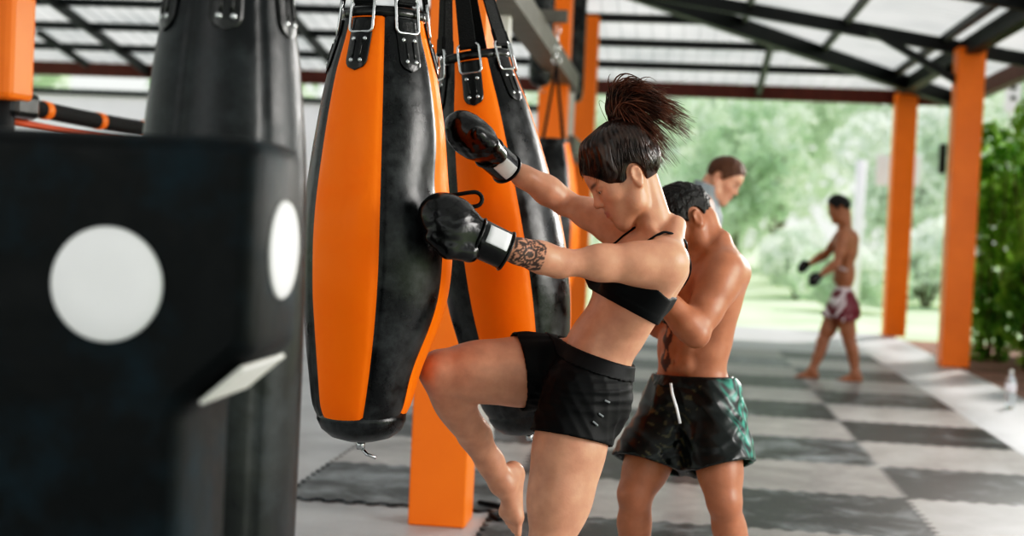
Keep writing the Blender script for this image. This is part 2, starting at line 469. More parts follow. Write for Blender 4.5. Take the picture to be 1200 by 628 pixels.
for x in (1.1, -1.9, -4.9, -7.9, -10.9):
    yt = YE-(XE-max(x, XR))
    beam('roof_rafter', (x, YE, EZ-.03), (x, yt, EZ+SL*(YE-yt)-.03), .07, .12)
beam('hip_rafter', (XE, YE, EZ-.05), (XR, YE-(XE-XR), EZ+SL*(XE-XR)-.05), .14, .2)
beam('ridge_beam', (XR, YE-(XE-XR), EZ+SL*(XE-XR)-.05), (XR, YF, EZ+SL*(XE-XR)-.05), .12, .2)
beam('roof_brace', W(45, 38, 19.3), W(102, 76, 20.4), .08, .08)
beam('roof_brace', (3.06, 15.75, 3.0), (2.0, 15.75, 3.58), .08, .08)
beam('roof_brace', (3.06, 15.75, 3.0), (3.06, 17.3, 3.40), .08, .08)
# ---- bag hanging frame
BX = -1.0; BZ = 2.62
beam('bag_rail', (BX, 1.9, BZ), (BX, 13.0, BZ), .16, .16, 'grey_steel')
beam('bag_rail', (BX, 13.0, BZ-.55), (BX, 17.6, BZ-.55), .12, .16, 'grey_steel')
for x, y, h in ((-1.06, 8.35, 3.9), (-1.03, 13.35, 2.65)):
    o = MB().box((x, y, h/2), (.10, .10, h)).build('steel_post', M['white_steel'], bevel=.006)
    tag(o, 'white steel post standing in the row of bags' if y < 10 else 'white steel post far down the row of bags', None, None, 'structure')
for x, y in ((-1.20, 11.2), (-1.35, 15.2)):
    pass

# ================================================================== PUNCHING BAGS
def catmull(xs, ys, x):
    return float(np.interp(x, xs, ys)) if len(xs) < 3 else float(_spl(xs, ys, x))
def _spl(xs, ys, x):
    i = int(np.clip(np.searchsorted(xs, x)-1, 0, len(xs)-2)); h = xs[i+1]-xs[i]; t = np.clip((x-xs[i])/h, 0, 1)
    def tan(j):
        if j == 0: return (ys[1]-ys[0])/(xs[1]-xs[0])
        if j == len(xs)-1: return (ys[-1]-ys[-2])/(xs[-1]-xs[-2])
        return (ys[j+1]-ys[j-1])/(xs[j+1]-xs[j-1])
    return ((2*t**3-3*t**2+1)*ys[i]+(t**3-2*t**2+t)*h*tan(i)+(-2*t**3+3*t**2)*ys[i+1]+(t**3-t**2)*h*tan(i+1))
PROF = [(0, .108), (.06, .120), (.18, .150), (.40, .183), (.60, .202), (.78, .200), (.92, .182), (1.05, .158), (1.14, .137), (1.175, .118)]
def make_bag(label, cat, top, length, prof, panels, seam0, apex_h, rot=(0, 0, 0), group=None, bend=None, dents=(), detail=True, npan=6, tabbed=True, foot=1.01):
    """top: world position of the bag's top centre; local z goes down from 0; panels cycle through material keys"""
    root = empty('punching_bag', tuple(top), label, cat, group, None, rot)
    sc = length/1.175
    zs = [p[0]*sc for p in prof]; rs = [p[1] for p in prof]
    def rad(z, th):
        r = _spl(zs, rs, z)
        u = ((th-seam0)/(2*PI/npan)) % 1.0
        r *= 1+.02*(math.sin(PI*u)**.6-.6)
        if u < .03 or u > .97: r -= .003
        for (dz, dth, amp, sz) in dents:
            da = (th-dth+PI) % (2*PI)-PI
            r -= amp*math.exp(-((z-dz)/sz)**2-(da*r/sz)**2)
        return r
    def ax(z): return bend(z) if bend else (0, 0)
    def pt(z, th, off=0):
        r = rad(z, th)+off; o = ax(z)
        return (o[0]+r*math.cos(th), o[1]+r*math.sin(th), -z)
    nt_, nz = 96, 60
    v = [pt(length*i/nz, 2*PI*k/nt_+seam0) for i in range(nz+1) for k in range(nt_)]
    f, mi = [], []
    keys = list(dict.fromkeys(panels)); per = nt_//npan
    for i in range(nz):
        for k in range(nt_):
            f.append((i*nt_+k, (i+1)*nt_+k, (i+1)*nt_+(k+1) % nt_, i*nt_+(k+1) % nt_))
            mi.append(keys.index('black_vinyl' if i/nz > foot else panels[(k//per) % len(panels)]))
    o = mesh_obj('bag_cover', v, f, [M[k] for k in keys], root, True, mi, local=True)
    # stitched seams between the panels
    sm = MB()
    for q in range(npan):
        th = seam0+2*PI*q/npan
        sm.tube([pt(length*i/40, th, .0005) for i in range(41)], .0022, 5)
    # bottom cap + ring
    eb = ax(length); rb = rs[-1]
    cp = MB(); prof_c = [(rb+.004, 0.02), (rb+.004, -.005), (rb*.93, -.030), (rb*.7, -.052), (rb*.35, -.064), (.001, -.066)]
    cp.lathe(prof_c, 48, (eb[0], eb[1], -length)); cp.build('bottom_cap', M['black_vinyl'], root, True, True)
    rg = MB(); rg.tube([(eb[0], eb[1], -length-.064), (eb[0], eb[1], -length-.088)], .012, 10)
    rg.tube([(eb[0]+.0, eb[1], -length-.082), (eb[0]+.02, eb[1]-.01, -length-.10), (eb[0]+.045, eb[1]-.01, -length-.108)], .005, 8)
    rg.build('bottom_hook', M['chrome'], root, True, True)
    # top rim
    rt = MB(); r0 = rs[0]
    rt.lathe([(r0*.55, -.01), (r0*.97, -.012), (r0+.006, -.004), (r0+.006, .012), (r0*.95, .020), (r0*.5, .016)], 48)
    rt.build('top_rim', M['leather'], root, True, True)
    apex = np.array((0, 0, apex_h))
    if tabbed:
        for q in range(npan):
            th0 = seam0+2*PI*(q+.5)/npan
            w2, ln = .031, .155
            # leather tab following the cover
            nu, nv = 10, 16; vv, ff = [], []
            for side in (0, 1):
                for j in range(nv+1):
                    for i in range(nu+1):
                        u = (i/nu*2-1); vz = j/nv
                        z = .012+vz*(ln-.012)
                        ww = w2
                        if z > ln-w2: ww = math.sqrt(max(w2*w2-(z-(ln-w2))**2, 1e-8))
                        off = .0015 if side == 0 else (.0075 if (abs(u) < .8 and vz < .9) else .0045)
                        r = rad(z, th0)
                        vv.append(pt(z, th0+u*ww/r, off))
            n1 = (nu+1)*(nv+1)
            for j in range(nv):
                for i in range(nu):
                    a = j*(nu+1)+i; ff.append((n1+a, n1+a+nu+1, n1+a+nu+2, n1+a+1)); ff.append((a, a+1, a+nu+2, a+nu+1))
            for j in range(nv):
                a = j*(nu+1); b = a+nu; ff.append((a, a+nu+1, n1+a+nu+1, n1+a)); ff.append((b, n1+b, n1+b+nu+1, b+nu+1))
            for i in range(nu): ff.append((i, n1+i, n1+i+1, i+1))
            tb = mesh_obj('strap_tab', vv, ff, M['leather'], root, True, None, True)
            c, s_ = math.cos(th0), math.sin(th0); rdir = np.array((c, s_, 0)); tdir = np.array((-s_, c, 0))
            if detail:
                for (uu, zz) in ((-1, .070), (1, .070), (-.8, .128), (.8, .128)):
                    p = np.array(pt(zz, th0+uu*.016/rad(zz, th0), .006))
                    rv = MB(); rv.lathe([(.0065, 0), (.006, .0025), (.003, .0042), (.0005, .0046)], 12)
                    X = np.array([tdir, (0, 0, 1), rdir]).T if True else None
                    vs = [X @ np.array(q_)+p for q_ in rv.v]
                    r_ = mesh_obj('rivet', vs, rv.f, M['chrome'], None, True); r_.parent = tb
                # raised bar panel in the middle of the tab
                bar = MB(); 
                for sx in (-1, 1):
                    bar.tube([np.array(pt(zz, th0+sx*.010/rad(zz, th0), .008)) for zz in (.075, .09, .105, .12)], .003, 6)
                b_ = bar.build('stitched_rib', M['leather'], None, True, True); b_.parent = tb
            # rectangular steel link
            pc = np.array(pt(.006, th0, .008)); lk = MB(); hw, hh, ro = .034, .045, .012
            path = []
            for (cx, cz, a0) in ((hw-ro, hh-ro, 0), (-hw+ro, hh-ro, PI/2), (-hw+ro, -hh+ro, PI), (hw-ro, -hh+ro, 1.5*PI)):
                for e in range(5):
                    a = a0+PI/2*e/4; path.append(pc+tdir*(cx+ro*math.cos(a))+np.array((0, 0, 1))*(cz+ro*math.sin(a))-rdir*(cz+ro*math.sin(a))*.12)
            lk.tube(path, .0042, 8, closed=True); lk.build('steel_link', M['chrome'], root, True, True)
            # webbing strap to the swivel
            p0 = pc+np.array((0, 0, .030))-rdir*.004; p1 = apex-np.array((0, 0, .03))
            st = MB(); d = nrm(p1-p0); nn = nrm(np.cross(d, tdir)); vv, ff = [], []
            K = 8
            for j in range(K+1):
                t = j/K; p = p0+(p1-p0)*t; ww = .027*(1-t*.55)
                for (sx, sn) in ((-1, -1), (1, -1), (1, 1), (-1, 1)): vv.append(p+tdir*ww*sx+nn*.0028*sn)
            for j in range(K):
                for e in range(4): ff.append((4*j+e, 4*j+(e+1) % 4, 4*j+4+(e+1) % 4, 4*j+4+e))
            ff += [(3, 2, 1, 0), (4*K, 4*K+1, 4*K+2, 4*K+3)]
            st.add(vv, ff)
            # folded sewn end of the strap
            dd = d; a0 = p0; st.box(a0+dd*.03+nn*.0, (.05, .012, .05), np.array([tdir, nn, dd]).T)
            st.build('webbing_strap', M['webbing'], root, False, True)
    else:
        ch = MB()
        for q in range(4):
            a = seam0+q*PI/2; ch.tube([(r0*.9*math.cos(a), r0*.9*math.sin(a), .01), apex-np.array((0, 0, .03))], .009, 6)
        ch.build('webbing_strap', M['webbing'], root, False, True)
    sw = MB(); sw.tube([apex+np.array((.03*math.cos(t), 0, .03*math.sin(t))) for t in np.linspace(0, 2*PI, 17)[:-1]], .007, 8, closed=True)
    sw.build('swivel_ring', M['chrome'], root, True, True)
    return root, apex
def hang(root, apex, railx, raily):
    """chain from the swivel up to the rail arm; the arm is part of the rail structure"""
    bpy.context.view_layer.update()
    a = np.array(root.matrix_world @ Vector(apex)); top = np.array((railx, raily, BZ+.05))
    ch = MB(); n = max(2, int((np.linalg.norm(top-a)-.02)/.05)); d = (top-a)/n
    for i in range(n):
        c = a+d*(i+.5); u = nrm(d); s_ = nrm(np.cross(u, (0, 1, 0) if i % 2 else (1, 0, 0)))
        ch.tube([c+u*.034*math.cos(t)+s_*.015*math.sin(t) for t in np.linspace(0, 2*PI, 13)[:-1]], .005, 6, closed=True)
    ch.build('hanging_chain', M['chrome'], root, True)
    o = MB().beam((BX, raily, BZ+.05+.06), (railx+.06 if railx > BX else railx-.06, raily, BZ+.05+.06), .06, .08).build('bag_rail_arm', M['grey_steel']); tag(o, kind='structure')

ORB = ['orange_vinyl', 'black_vinyl']
# main bag: a seam lies ~10 deg left of its nearest line to the camera
T1 = W(450, 22, 3.85); L1 = 1.085
view1 = math.atan2(-T1[1], -T1[0])       # direction towards the camera
s1 = view1+math.radians(1)               # seam angle (angles increase towards the right seen from the camera)
def bend1(z):
    t = max(0, z-.62)
    return (-.15*t*t, .04*t*t)
b1, a1 = make_bag('orange and black teardrop punching bag being held and kneed by the woman', 'punching bag', T1, L1, PROF, ['black_vinyl', 'orange_vinyl'], s1, .70, (0, math.radians(-.8), 0), 'orange and black punching bags', bend1, dents=((.46, view1+1.0, .02, .10), (.95, view1+1.2, .025, .12)))
hang(b1, a1, T1[0], T1[1])
gl = MB(); A_ = np.array(W(522, 229, 3.80))
gp = [W(516, 231, 3.80), W(535, 228, 3.79), W(550, 225.5, 3.78)]+[W(556-0+9*math.sin(t), 233.5-8.5*math.cos(t), 3.78) for t in np.linspace(0, PI, 9)]+[W(545, 242.5, 3.79), W(518, 244, 3.80)]
gl.tube(gp, .0055, 8, flat=1.0); gl.build('grab_loop', M['webbing'], b1, True)
# second bag, swung to the right and leaning
T2 = W(557, 70, 4.55)
view2 = math.atan2(-T2[1], -T2[0])
b2, a2 = make_bag('orange and black punching bag swung aslant behind the gloves of the woman', 'punching bag', T2, 1.15, PROF, ['black_vinyl', 'orange_vinyl'], view2+math.radians(20), .66, (math.radians(2), math.radians(-10.6), 0), 'orange and black punching bags', foot=.93)
bpy.context.view_layer.update(); A2 = b2.matrix_world @ Vector(a2)
hang(b2, a2, A2.x-.05, A2.y)
# big black bag in front
T0 = W(272, -48, 2.75)
PB0 = [(0, .112), (.06, .121), (.18, .142), (.34, .160), (.60, .167), (.78, .167), (.92, .166), (1.05, .163), (1.14, .155), (1.175, .145)]
view0 = math.atan2(-T0[1], -T0[0])
b0, a0 = make_bag('long plain black punching bag hanging behind the padded striking post', 'punching bag', T0, 1.42, PB0, ['grey_vinyl'], view0-math.radians(33), .60, (0, 0, 0))
hang(b0, a0, T0[0], T0[1])
# third bag down the row
T3 = W(648, 166, 9.6)
b3, a3 = make_bag('distant black punching bag with orange edge above the raised arm of the woman', 'punching bag', T3, 1.12, PROF, ['orange_vinyl', 'black_vinyl', 'black_vinyl'], math.atan2(-T3[1], -T3[0])+math.radians(48), .55, (0, 0, 0), detail=False, tabbed=False)
hang(b3, a3, T3[0], T3[1])
# tall dark bags hanging behind
for (px, py, d, ln, r, lab) in ((639, -40, 11.4, .90, .092, 'tall black bag hanging behind the leaning orange bag'), (677, -30, 14.6, 1.25, .112, 'far tall black bag hanging beside the back roof opening')):
    P = W(px, py, d)
    PP = [(0, r*.9), (.06, r), (.4, r), (.8, r), (1.1, r), (1.175, r*.92)]
    bb, aa = make_bag(lab, 'punching bag', P, ln, PP, ['black_vinyl'], .3, .2 if d < 10 else .2, detail=False, tabbed=False)
    ch = MB(); a = np.array(P)+np.array((0, 0, .2)); ch.tube([a, a+np.array((0, 0, zr(a[0], a[1])-a[2]-.06))], .012, 6); ch.build('hanging_chain', M['webbing'], bb)

# ================================================================== PADDED STRIKING POST (foreground)
def make_post():
    C = W(36, 325, 2.0); cx, cy = C[0], C[1]+.12
    root = empty('striking_post', (cx, cy, 0), 'large black padded striking post with white round targets, blurred close up', 'striking post')
    hy = .12; HX, SX = .325, .225
    zt, zb, zs = 1.432, 1.130, 1.062
    # outline of the front (x, z), rounded at the corners, swept through the depth with a rolled edge
    half = [(SX+.03, .06), (SX, .10), (SX, zs-.03), (SX+.004, zs-.012), (SX+.018, zs), (HX-.022, zb-.014), (HX-.006, zb), (HX, zb+.018), (HX, zt-.03), (HX-.008, zt-.010), (HX-.03, zt)]
    out = half+[(-x, z) for x, z in reversed(half)]
    n = len(out); cxm = np.mean([p[0] for p in out]); v, f = [], []
    secs = [(-hy, .030), (-hy+.004, .018), (-hy+.012, .008), (-hy+.028, .0), (hy-.028, 0), (hy-.012, .008), (hy-.004, .018), (hy, .030)]
    def inset(i, d):
        p0, p1, p2 = np.array(out[i-1]), np.array(out[i]), np.array(out[(i+1) % n])
        t = nrm(nrm(p1-p0)+nrm(p2-p1)); nn = np.array((-t[1], t[0])); return p1+nn*d
    for y, d in secs:
        for i in range(n):
            q_ = inset(i, d); v.append((q_[0], y, q_[1]))
    for j in range(len(secs)-1):
        for i in range(n): f.append((j*n+i, (j+1)*n+i, (j+1)*n+(i+1) % n, j*n+(i+1) % n))
    f.append(list(range(n))); f.append([(len(secs)-1)*n+k for k in range(n)][::-1])
    o = mesh_obj('padded_body', v, f, M['pad_vinyl'], root, True, None, True)
    bm = bmesh.new(); bm.from_mesh(o.data); bmesh.ops.recalc_face_normals(bm, faces=bm.faces[:]); bm.to_mesh(o.data); bm.free()
    for p in o.data.polygons:
        if len(p.vertices) > 4: p.use_smooth = False
    for sg in (-1, 1):   # thin pale strip laid over the sloped undersides
        a = np.array((sg*(SX+.020), 0, zs-.002)); b_ = np.array((sg*(HX-.020), 0, zb-.016)); d = nrm(b_-a); up = np.array((0, 1., 0)); nn = nrm(np.cross(d, up))*(-sg if False else 1)
        if nn[2] > 0: nn = -nn
        vs = [a+y*up+nn*o_ for o_ in (0, .007) for y in (-hy+.012, hy-.012)]+[b_+y*up+nn*o_ for o_ in (0, .007) for y in (-hy+.012, hy-.012)]
        MB().add(vs, [(0, 1, 3, 2), (4, 6, 7, 5), (0, 4, 5, 1), (2, 3, 7, 6), (0, 2, 6, 4), (1, 5, 7, 3)]).build('underside_strip', M['white_steel'], root, False, True, bevel=.002)
    def disc(o_, xax, nax, r):
        d = MB(); d.lathe([(r, 0), (r, .003), (r*.96, .006), (r*.5, .008), (.001, .0085)], 48)
        vs = [np.array(o_)+np.array(xax)*x+np.array((0, 0, 1.))*y+np.array(nax)*z for x, y, z in d.v]
        mesh_obj('target_disc', vs, d.f, M['disc_white'], root, True, None, True)
    zf = C[2]
    disc((.112, -hy-.001, zf-.004), (1, 0, 0), (0, -1, 0), .081); disc((-.140, -hy-.001, zf), (1, 0, 0), (0, -1, 0), .081)
    disc((HX-.001, .010, zf+.052), (0, 1, 0), (1, 0, 0), .072); disc((-HX+.001, .010, zf+.052), (0, -1, 0), (-1, 0, 0), .072)
    MB().box((0, 0, .032), (.72, .52, .062)).build('base_plate', M['black_steel'], root, False, True, bevel=.01)
    return root
make_post()

# ================================================================== BOXING RING (far left)
def make_ring():
    d = 6.3
    C = G(12, 600); cp = W(5, 100, d); cx, cy = cp[0], cp[1]
    fx = W(290, 140, 8.6)
    root = empty('boxing_ring', (cx, cy, 0), 'boxing ring corner with orange post pad and black ropes tied with orange', 'boxing ring')
    P0 = np.array((cx, cy, 0.)); P1 = np.array((fx[0], fx[1], 0.)); e = nrm(P1-P0); n = np.array((-e[1], e[0], 0))
    L_ = np.linalg.norm(P1-P0); R = np.array([e, n, (0, 0, 1)]).T
    MB().box(P0+e*L_/2+n*1.7+np.array((0, 0, .25)), (L_+.5, 3.9, .5), R).build('platform', M['black_steel'], root, bevel=.01)
    MB().box(P0+e*L_/2+n*1.7+np.array((0, 0, .52)), (L_+.5, 3.9, .04), R).build('canvas', M['white_wall'], root, bevel=.01)
    zr_ = [W(100, 156, d+.9)[2], 1.35, 1.05]; ztop = W(110, 138, d+.9)[2]
    for P in (P0, P1):
        MB().tube([P+np.array((0, 0, .5)), P+np.array((0, 0, 2.35))], .05, 16).build('corner_post', M['black_steel'], root, True)
        MB().box(P+np.array((0, 0, W(14, 60, d)[2]+.02)), (.19, .19, .48 if P is P0 else .3), R).build('corner_pad', M['orange_paint'], root, bevel=.03)
        MB().box(P+np.array((0, 0, ztop-.01))+e*.08*(1 if P is P0 else -1), (.20, .15, .12), R).build('turnbuckle_cover', M['leather'], root, bevel=.03)
    for i, z in enumerate([ztop]+zr_):
        a = P0+np.array((0, 0, z)); b = P1+np.array((0, 0, z))
        rp = MB(); rp.tube([a+(b-a)*t-np.array((0, 0, .03*math.sin(PI*t))) for t in np.linspace(0, 1, 13)], .04 if i == 0 else .018, 12)
        r_ = rp.build('rope', M['webbing'] if i != 1 else M['red_rope'], root, True)
        if i == 0:
            for t in (.13, .32, .5, .72):
                c = a+(b-a)*t-np.array((0, 0, .03*math.sin(PI*t)))
                MB().tube([c-e*.025, c+e*.025], .043, 12).build('rope_tie', M['orange_paint'], r_, True)
    return root
make_ring()

# ================================================================== SMALL THINGS
def water_bottle(p):
    root = empty('water_bottle', tuple(p), 'clear plastic water bottle standing on the walkway edge near the plants', 'bottle')
    m, nt, b = newmat('clear_plastic'); b.inputs['Transmission Weight'].default_value = .85; b.inputs['Roughness'].default_value = .08; b.inputs['IOR'].default_value = 1.25
    b.inputs['Base Color'].default_value = (.93, .97, 1, 1)
    MB().lathe([(.03, 0), (.041, .008), (.043, .03), (.040, .05), (.043, .07), (.043, .12), (.040, .13), (.043, .14), (.043, .20), (.038, .235), (.018, .275), (.0145, .282), (.0145, .30)], 28).build('bottle_body', m, root, True, True)
    MB().lathe([(.016, .296), (.0165, .300), (.0165, .316), (.014, .318)], 20).build('cap', M['white_steel'], root, True, True)
    MB().lathe([(.0436, .145), (.0438, .15), (.0438, .195), (.0436, .2)], 28).build('label_band', M['white_wall'], root, True, True)
bt = G(1183, 479); water_bottle((bt[0], bt[1], 0))
# dark strap lying on the floor behind the raised foot
SB = G(585, 606); st = MB()
pts = [np.array((SB[0]-.12, SB[1]+.22, .02)), np.array((SB[0]-.02, SB[1]+.14, .025)), np.array((SB[0]+.03, SB[1]+.03, .02)), np.array((SB[0]-.03, SB[1]-.05, .02)), np.array((SB[0]+.02, SB[1]-.14, .02))]
st.tube(pts, .016, 8, flat=.6); o = st.build('floor_strap', M['webbing'], None, True)
tag(o, 'short black strap lying on the floor beside the raised bare foot', 'strap')
def board(px, py, d, w_, h_, label, holes=0, post=None, dx=0):
    p = W(px, py, d)
    root = empty('sign_board', tuple(p), label, 'sign')
    MB().box((0, 0, 0), (w_, .05, h_), None).build('panel', M['white_wall'], root, local=True, bevel=.006)
    for k in range(holes):
        MB().box((0, -.028, h_*(.22-.30*k)), (w_*.34, .01, h_*.13)).build('dark_mark', M['black_steel'], root, local=True)
    pm = MB(); zt = zr(p[0], min(p[1], 20.5))
    if post == 'ground': pm.tube([(0, .05, -p[2]-.2), (0, .05, h_*.3)], .025, 8)
    pm.build('support_post', M['white_steel'], root, True, True) if post else None
    return root
board(1052, 200, 21.6, .64, .46, 'wide white board behind the farther orange pillar', post='ground')
board(1141, 190, 19.6, .22, .52, 'narrow white board showing beside the nearer orange pillar', post='ground')
board(1187, 112, 19.8, .21, .45, 'white signboard with two dark marks above the plants', holes=2, post='ground')
sp_ = W(1104.5, 186, 15.6); o = MB().box((sp_[0]-.0, sp_[1], sp_[2]), (.06, .12, .32)).build('wall_speaker', M['black_steel'], bevel=.01); tag(o, 'small dark speaker box fixed to the pillar by the hedge', 'speaker')
o.location.x -= 0
PG = W(1007, 235, 27); o = MB().tube([(PG[0], PG[1], -.2), (PG[0], PG[1], W(1007, 188, 27)[2])], .09, 14).build('lamp_post', M['white_wall'], None, True)
tag(o, 'pale post standing on the grass beyond the walking man', 'post')

# ================================================================== PLANTS
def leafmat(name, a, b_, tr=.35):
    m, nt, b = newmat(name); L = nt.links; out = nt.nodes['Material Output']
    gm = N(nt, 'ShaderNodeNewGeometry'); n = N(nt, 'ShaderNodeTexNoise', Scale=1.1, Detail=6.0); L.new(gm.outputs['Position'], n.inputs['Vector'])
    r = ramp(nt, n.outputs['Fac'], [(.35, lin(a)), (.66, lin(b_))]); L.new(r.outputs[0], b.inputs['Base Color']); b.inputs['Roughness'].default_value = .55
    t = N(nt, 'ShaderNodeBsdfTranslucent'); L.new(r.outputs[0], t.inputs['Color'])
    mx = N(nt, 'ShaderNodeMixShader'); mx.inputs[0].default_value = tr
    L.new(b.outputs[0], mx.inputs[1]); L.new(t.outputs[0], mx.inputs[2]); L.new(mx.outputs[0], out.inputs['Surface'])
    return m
LM = [leafmat('leaf_haze_pale', 'D2E0CC', 'F6FAF2'), leafmat('leaf_haze_mid', 'C6DABE', 'EFF6EA'), leafmat('leaf_haze_soft', 'D6E2D2', 'F8FBF6')]  # distance haze is mixed into these whitened leaf colours
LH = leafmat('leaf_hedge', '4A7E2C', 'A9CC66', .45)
bark = simple('bark', '6B5B48', .9, var=.2, bump=.5)
def foliage(rng, blobs, n, size):
    v, f = [], []
    bl_ = np.array(blobs, float); wt = (bl_[:, 3]*bl_[:, 4]); wt = wt/wt.sum()
    for q in rng.choice(len(blobs), n, p=wt):
        x, y, z, rx, rz = bl_[q]
        d = nrm(rng.normal(size=3)); rr = rng.uniform(.55, 1)**.5
        c = np.array((x+d[0]*rx*rr, y+d[1]*rx*rr, z+d[2]*rz*rr))
        u = nrm(rng.normal(size=3)+np.array((0, 0, -.4))); w_ = nrm(np.cross(u, rng.normal(size=3)))
        s_ = size*rng.uniform(.6, 1.4); k = len(v)
        v += [c-u*s_, c+w_*s_*.35-u*s_*.1, c+u*s_, c-w_*s_*.35-u*s_*.1]; f.append((k, k+1, k+2, k+3))
    return v, f
def tree_proto(seed, kind):
    rng = np.random.RandomState(seed)
    if kind == 'tree':
        blobs = []
        for q in range(11):
            a = q*2.4; r_ = 1.25*math.sqrt((q+.5)/11); blobs.append((r_*math.cos(a), r_*math.sin(a), 3.3+rng.uniform(-1.5, 1.6), rng.uniform(.9, 1.2), rng.uniform(.9, 1.3)))
        n, sz = 3800, .19
    else: blobs = [(rng.uniform(-.8, .8), rng.uniform(-.4, .4), .55+abs(rng.normal())*.3, rng.uniform(.45, .7), rng.uniform(.4, .6)) for _ in range(7)]; n, sz = 2200, .13
    return foliage(rng, blobs, n, sz)
protos = {}
for i in range(3): protos['tree', i] = tree_proto(20+i, 'tree'); protos['bush', i] = tree_proto(40+i, 'bush')
pmesh = {}
def plant(kind, i, px, Y, scale, label, group, mat, base_z=-.2):
    hz = G(px, 420); x = hz[0]/hz[1]*Y
    root = empty('tree' if kind == 'tree' else 'bush', (x, Y, base_z), label, 'tree' if kind == 'tree' else 'bush', group)
    root.scale = (scale,)*3; root.rotation_euler = (0, 0, (px*.37) % 6.28)
    key = (kind, i, mat.name)
    if key not in pmesh:
        o = mesh_obj('leaves', *protos[kind, i], mat, None, False); pmesh[key] = o.data
        t = MB()
        if kind == 'tree':
            t.tube([(0, 0, 0), (.05, .03, 1.2), (-.03, 0, 2.2), (.1, .05, 3.4)], [.2, .15, .12, .05], 10)
            for a in range(4): t.tube([(0, 0, 1.9), (.7*math.cos(a*1.6), .7*math.sin(a*1.6), 3.0)], [.08, .03], 6)
        else:
            for a in range(5): t.tube([(.05*math.cos(a), .05*math.sin(a), 0), (.4*math.cos(a*1.3), .3*math.sin(a*1.3), .6)], [.03, .01], 6)
        to = t.build('trunk' if kind == 'tree' else 'stem', bark, None, True); pmesh[key+('t',)] = to.data
    else:
        o = bpy.data.objects.new('leaves', pmesh[key]); COL.objects.link(o)
        to = bpy.data.objects.new('trunk' if kind == 'tree' else 'stem', pmesh[key+('t',)]); COL.objects.link(to)
    o.parent = root; to.parent = root
    return root
rng = np.random.RandomState(3)
# rows beyond the lawn, left to right
trees = []
def px_of(x, Y): return 787+x/Y*FPX
rowA = [(-3.4, 41, 1.05), (1.6, 42, 1.1), (6.8, 41, 1.05), (12.2, 42, 1.1)]
rowB = [(-6.2, 50, 1.45), (1.0, 51, 1.5), (8.4, 50, 1.5), (15.8, 51, 1.45)]
rowC = [(-44, 66, 2.4), (-32, 67, 2.4), (-20.5, 66, 2.4), (-8.5, 67, 2.6), (4.5, 66, 2.7), (17.5, 67, 2.6), (30.5, 66, 2.5)]
wA = ['behind the ponytail of the woman', 'behind the man in the grey shirt', 'behind the walking man', 'between the two orange pillars by the hedge']
wB = ['beside the far end of the bag row', 'above the man in the grey shirt', 'above the walking man', 'behind the bamboo hedge']
wC = ['over the white wall, first from the ring', 'over the white wall, second from the ring', 'over the white wall, third from the ring', 'over the white wall, fourth from ring', 'under the roof beam above the ponytail', 'under the roof beam above the walking man', 'behind everything above the bamboo hedge']
k = 0
for row, wn_, sz in ((rowA, wA, 'low round'), (rowB, wB, 'middle sized'), (rowC, wC, 'tall distant')):
    for (x, Y, sc), pl in zip(row, wn_):
        plant('tree', k % 3, px_of(x, Y), Y, sc, f'{sz} haze-pale green tree beyond the lawn {pl}', 'trees beyond the lawn', LM[k % 3]); k += 1
bushes = [(-2.6, 30, 1.0), (.1, 33, 1.15), (3.0, 35, 1.2), (3.7, 30, 1.0), (6.0, 34, 1.3), (8.0, 30, 1.1), (10.4, 35, 1.3), (-5.5, 34, 1.1)]
bpl = ['below the ponytail of the woman', 'behind the face of the woman', 'behind the man in the grey shirt', 'before the walking man', 'just behind the walking man', 'between the two pillars by the hedge', 'beside the bamboo hedge', 'by the far end of the bag row']
for k, ((x, Y, sc), pl) in enumerate(zip(bushes, bpl)):
    plant('bush', k % 3, px_of(x, Y), Y, sc, f'leafy haze-pale bush on the far lawn {pl}', 'bushes on the lawn', LM[(k+1) % 3])
# bamboo hedge at the right
rngb = np.random.RandomState(9)
hl = ['first from the pillar', 'second from the pillar', 'in the middle of the row', 'fourth from the pillar', 'by the water bottle end', 'at the back of the row']
for k, (x, y, h_) in enumerate(((3.80, 17.35, 2.7), (4.02, 16.15, 2.9), (4.40, 15.15, 3.0), (4.95, 16.6, 3.0), (4.75, 14.0, 2.6), (4.75, 18.0, 3.1))):
    root = empty('hedge_plant', (x, y, -.05), f'leafy green bamboo plant by the soil strip, {hl[k]}', 'plant', 'bamboo hedge')
    root.scale = (1, 1, h_/2.8)
    cm = MB()
    for q in range(9):
        a = q*.7; bx, by = .12*math.cos(a), .12*math.sin(a)
        cm.tube([(bx, by, 0), (bx*1.6, by*1.6, 1.2), (bx*2.2+rngb.uniform(-.1, .1), by*2.2, 2.3)], [.016, .013, .006], 6)
    cm.build('cane', bark, root, True, True)
    blobs = [(rngb.uniform(-.16, .16), rngb.uniform(-.16, .16), z, .33, .30) for z in np.linspace(.25, 2.6, 10)]
    v, f = foliage(rngb, blobs, 1700, .095)
    mesh_obj('leaves', v, f, LH, root, False, None, True)

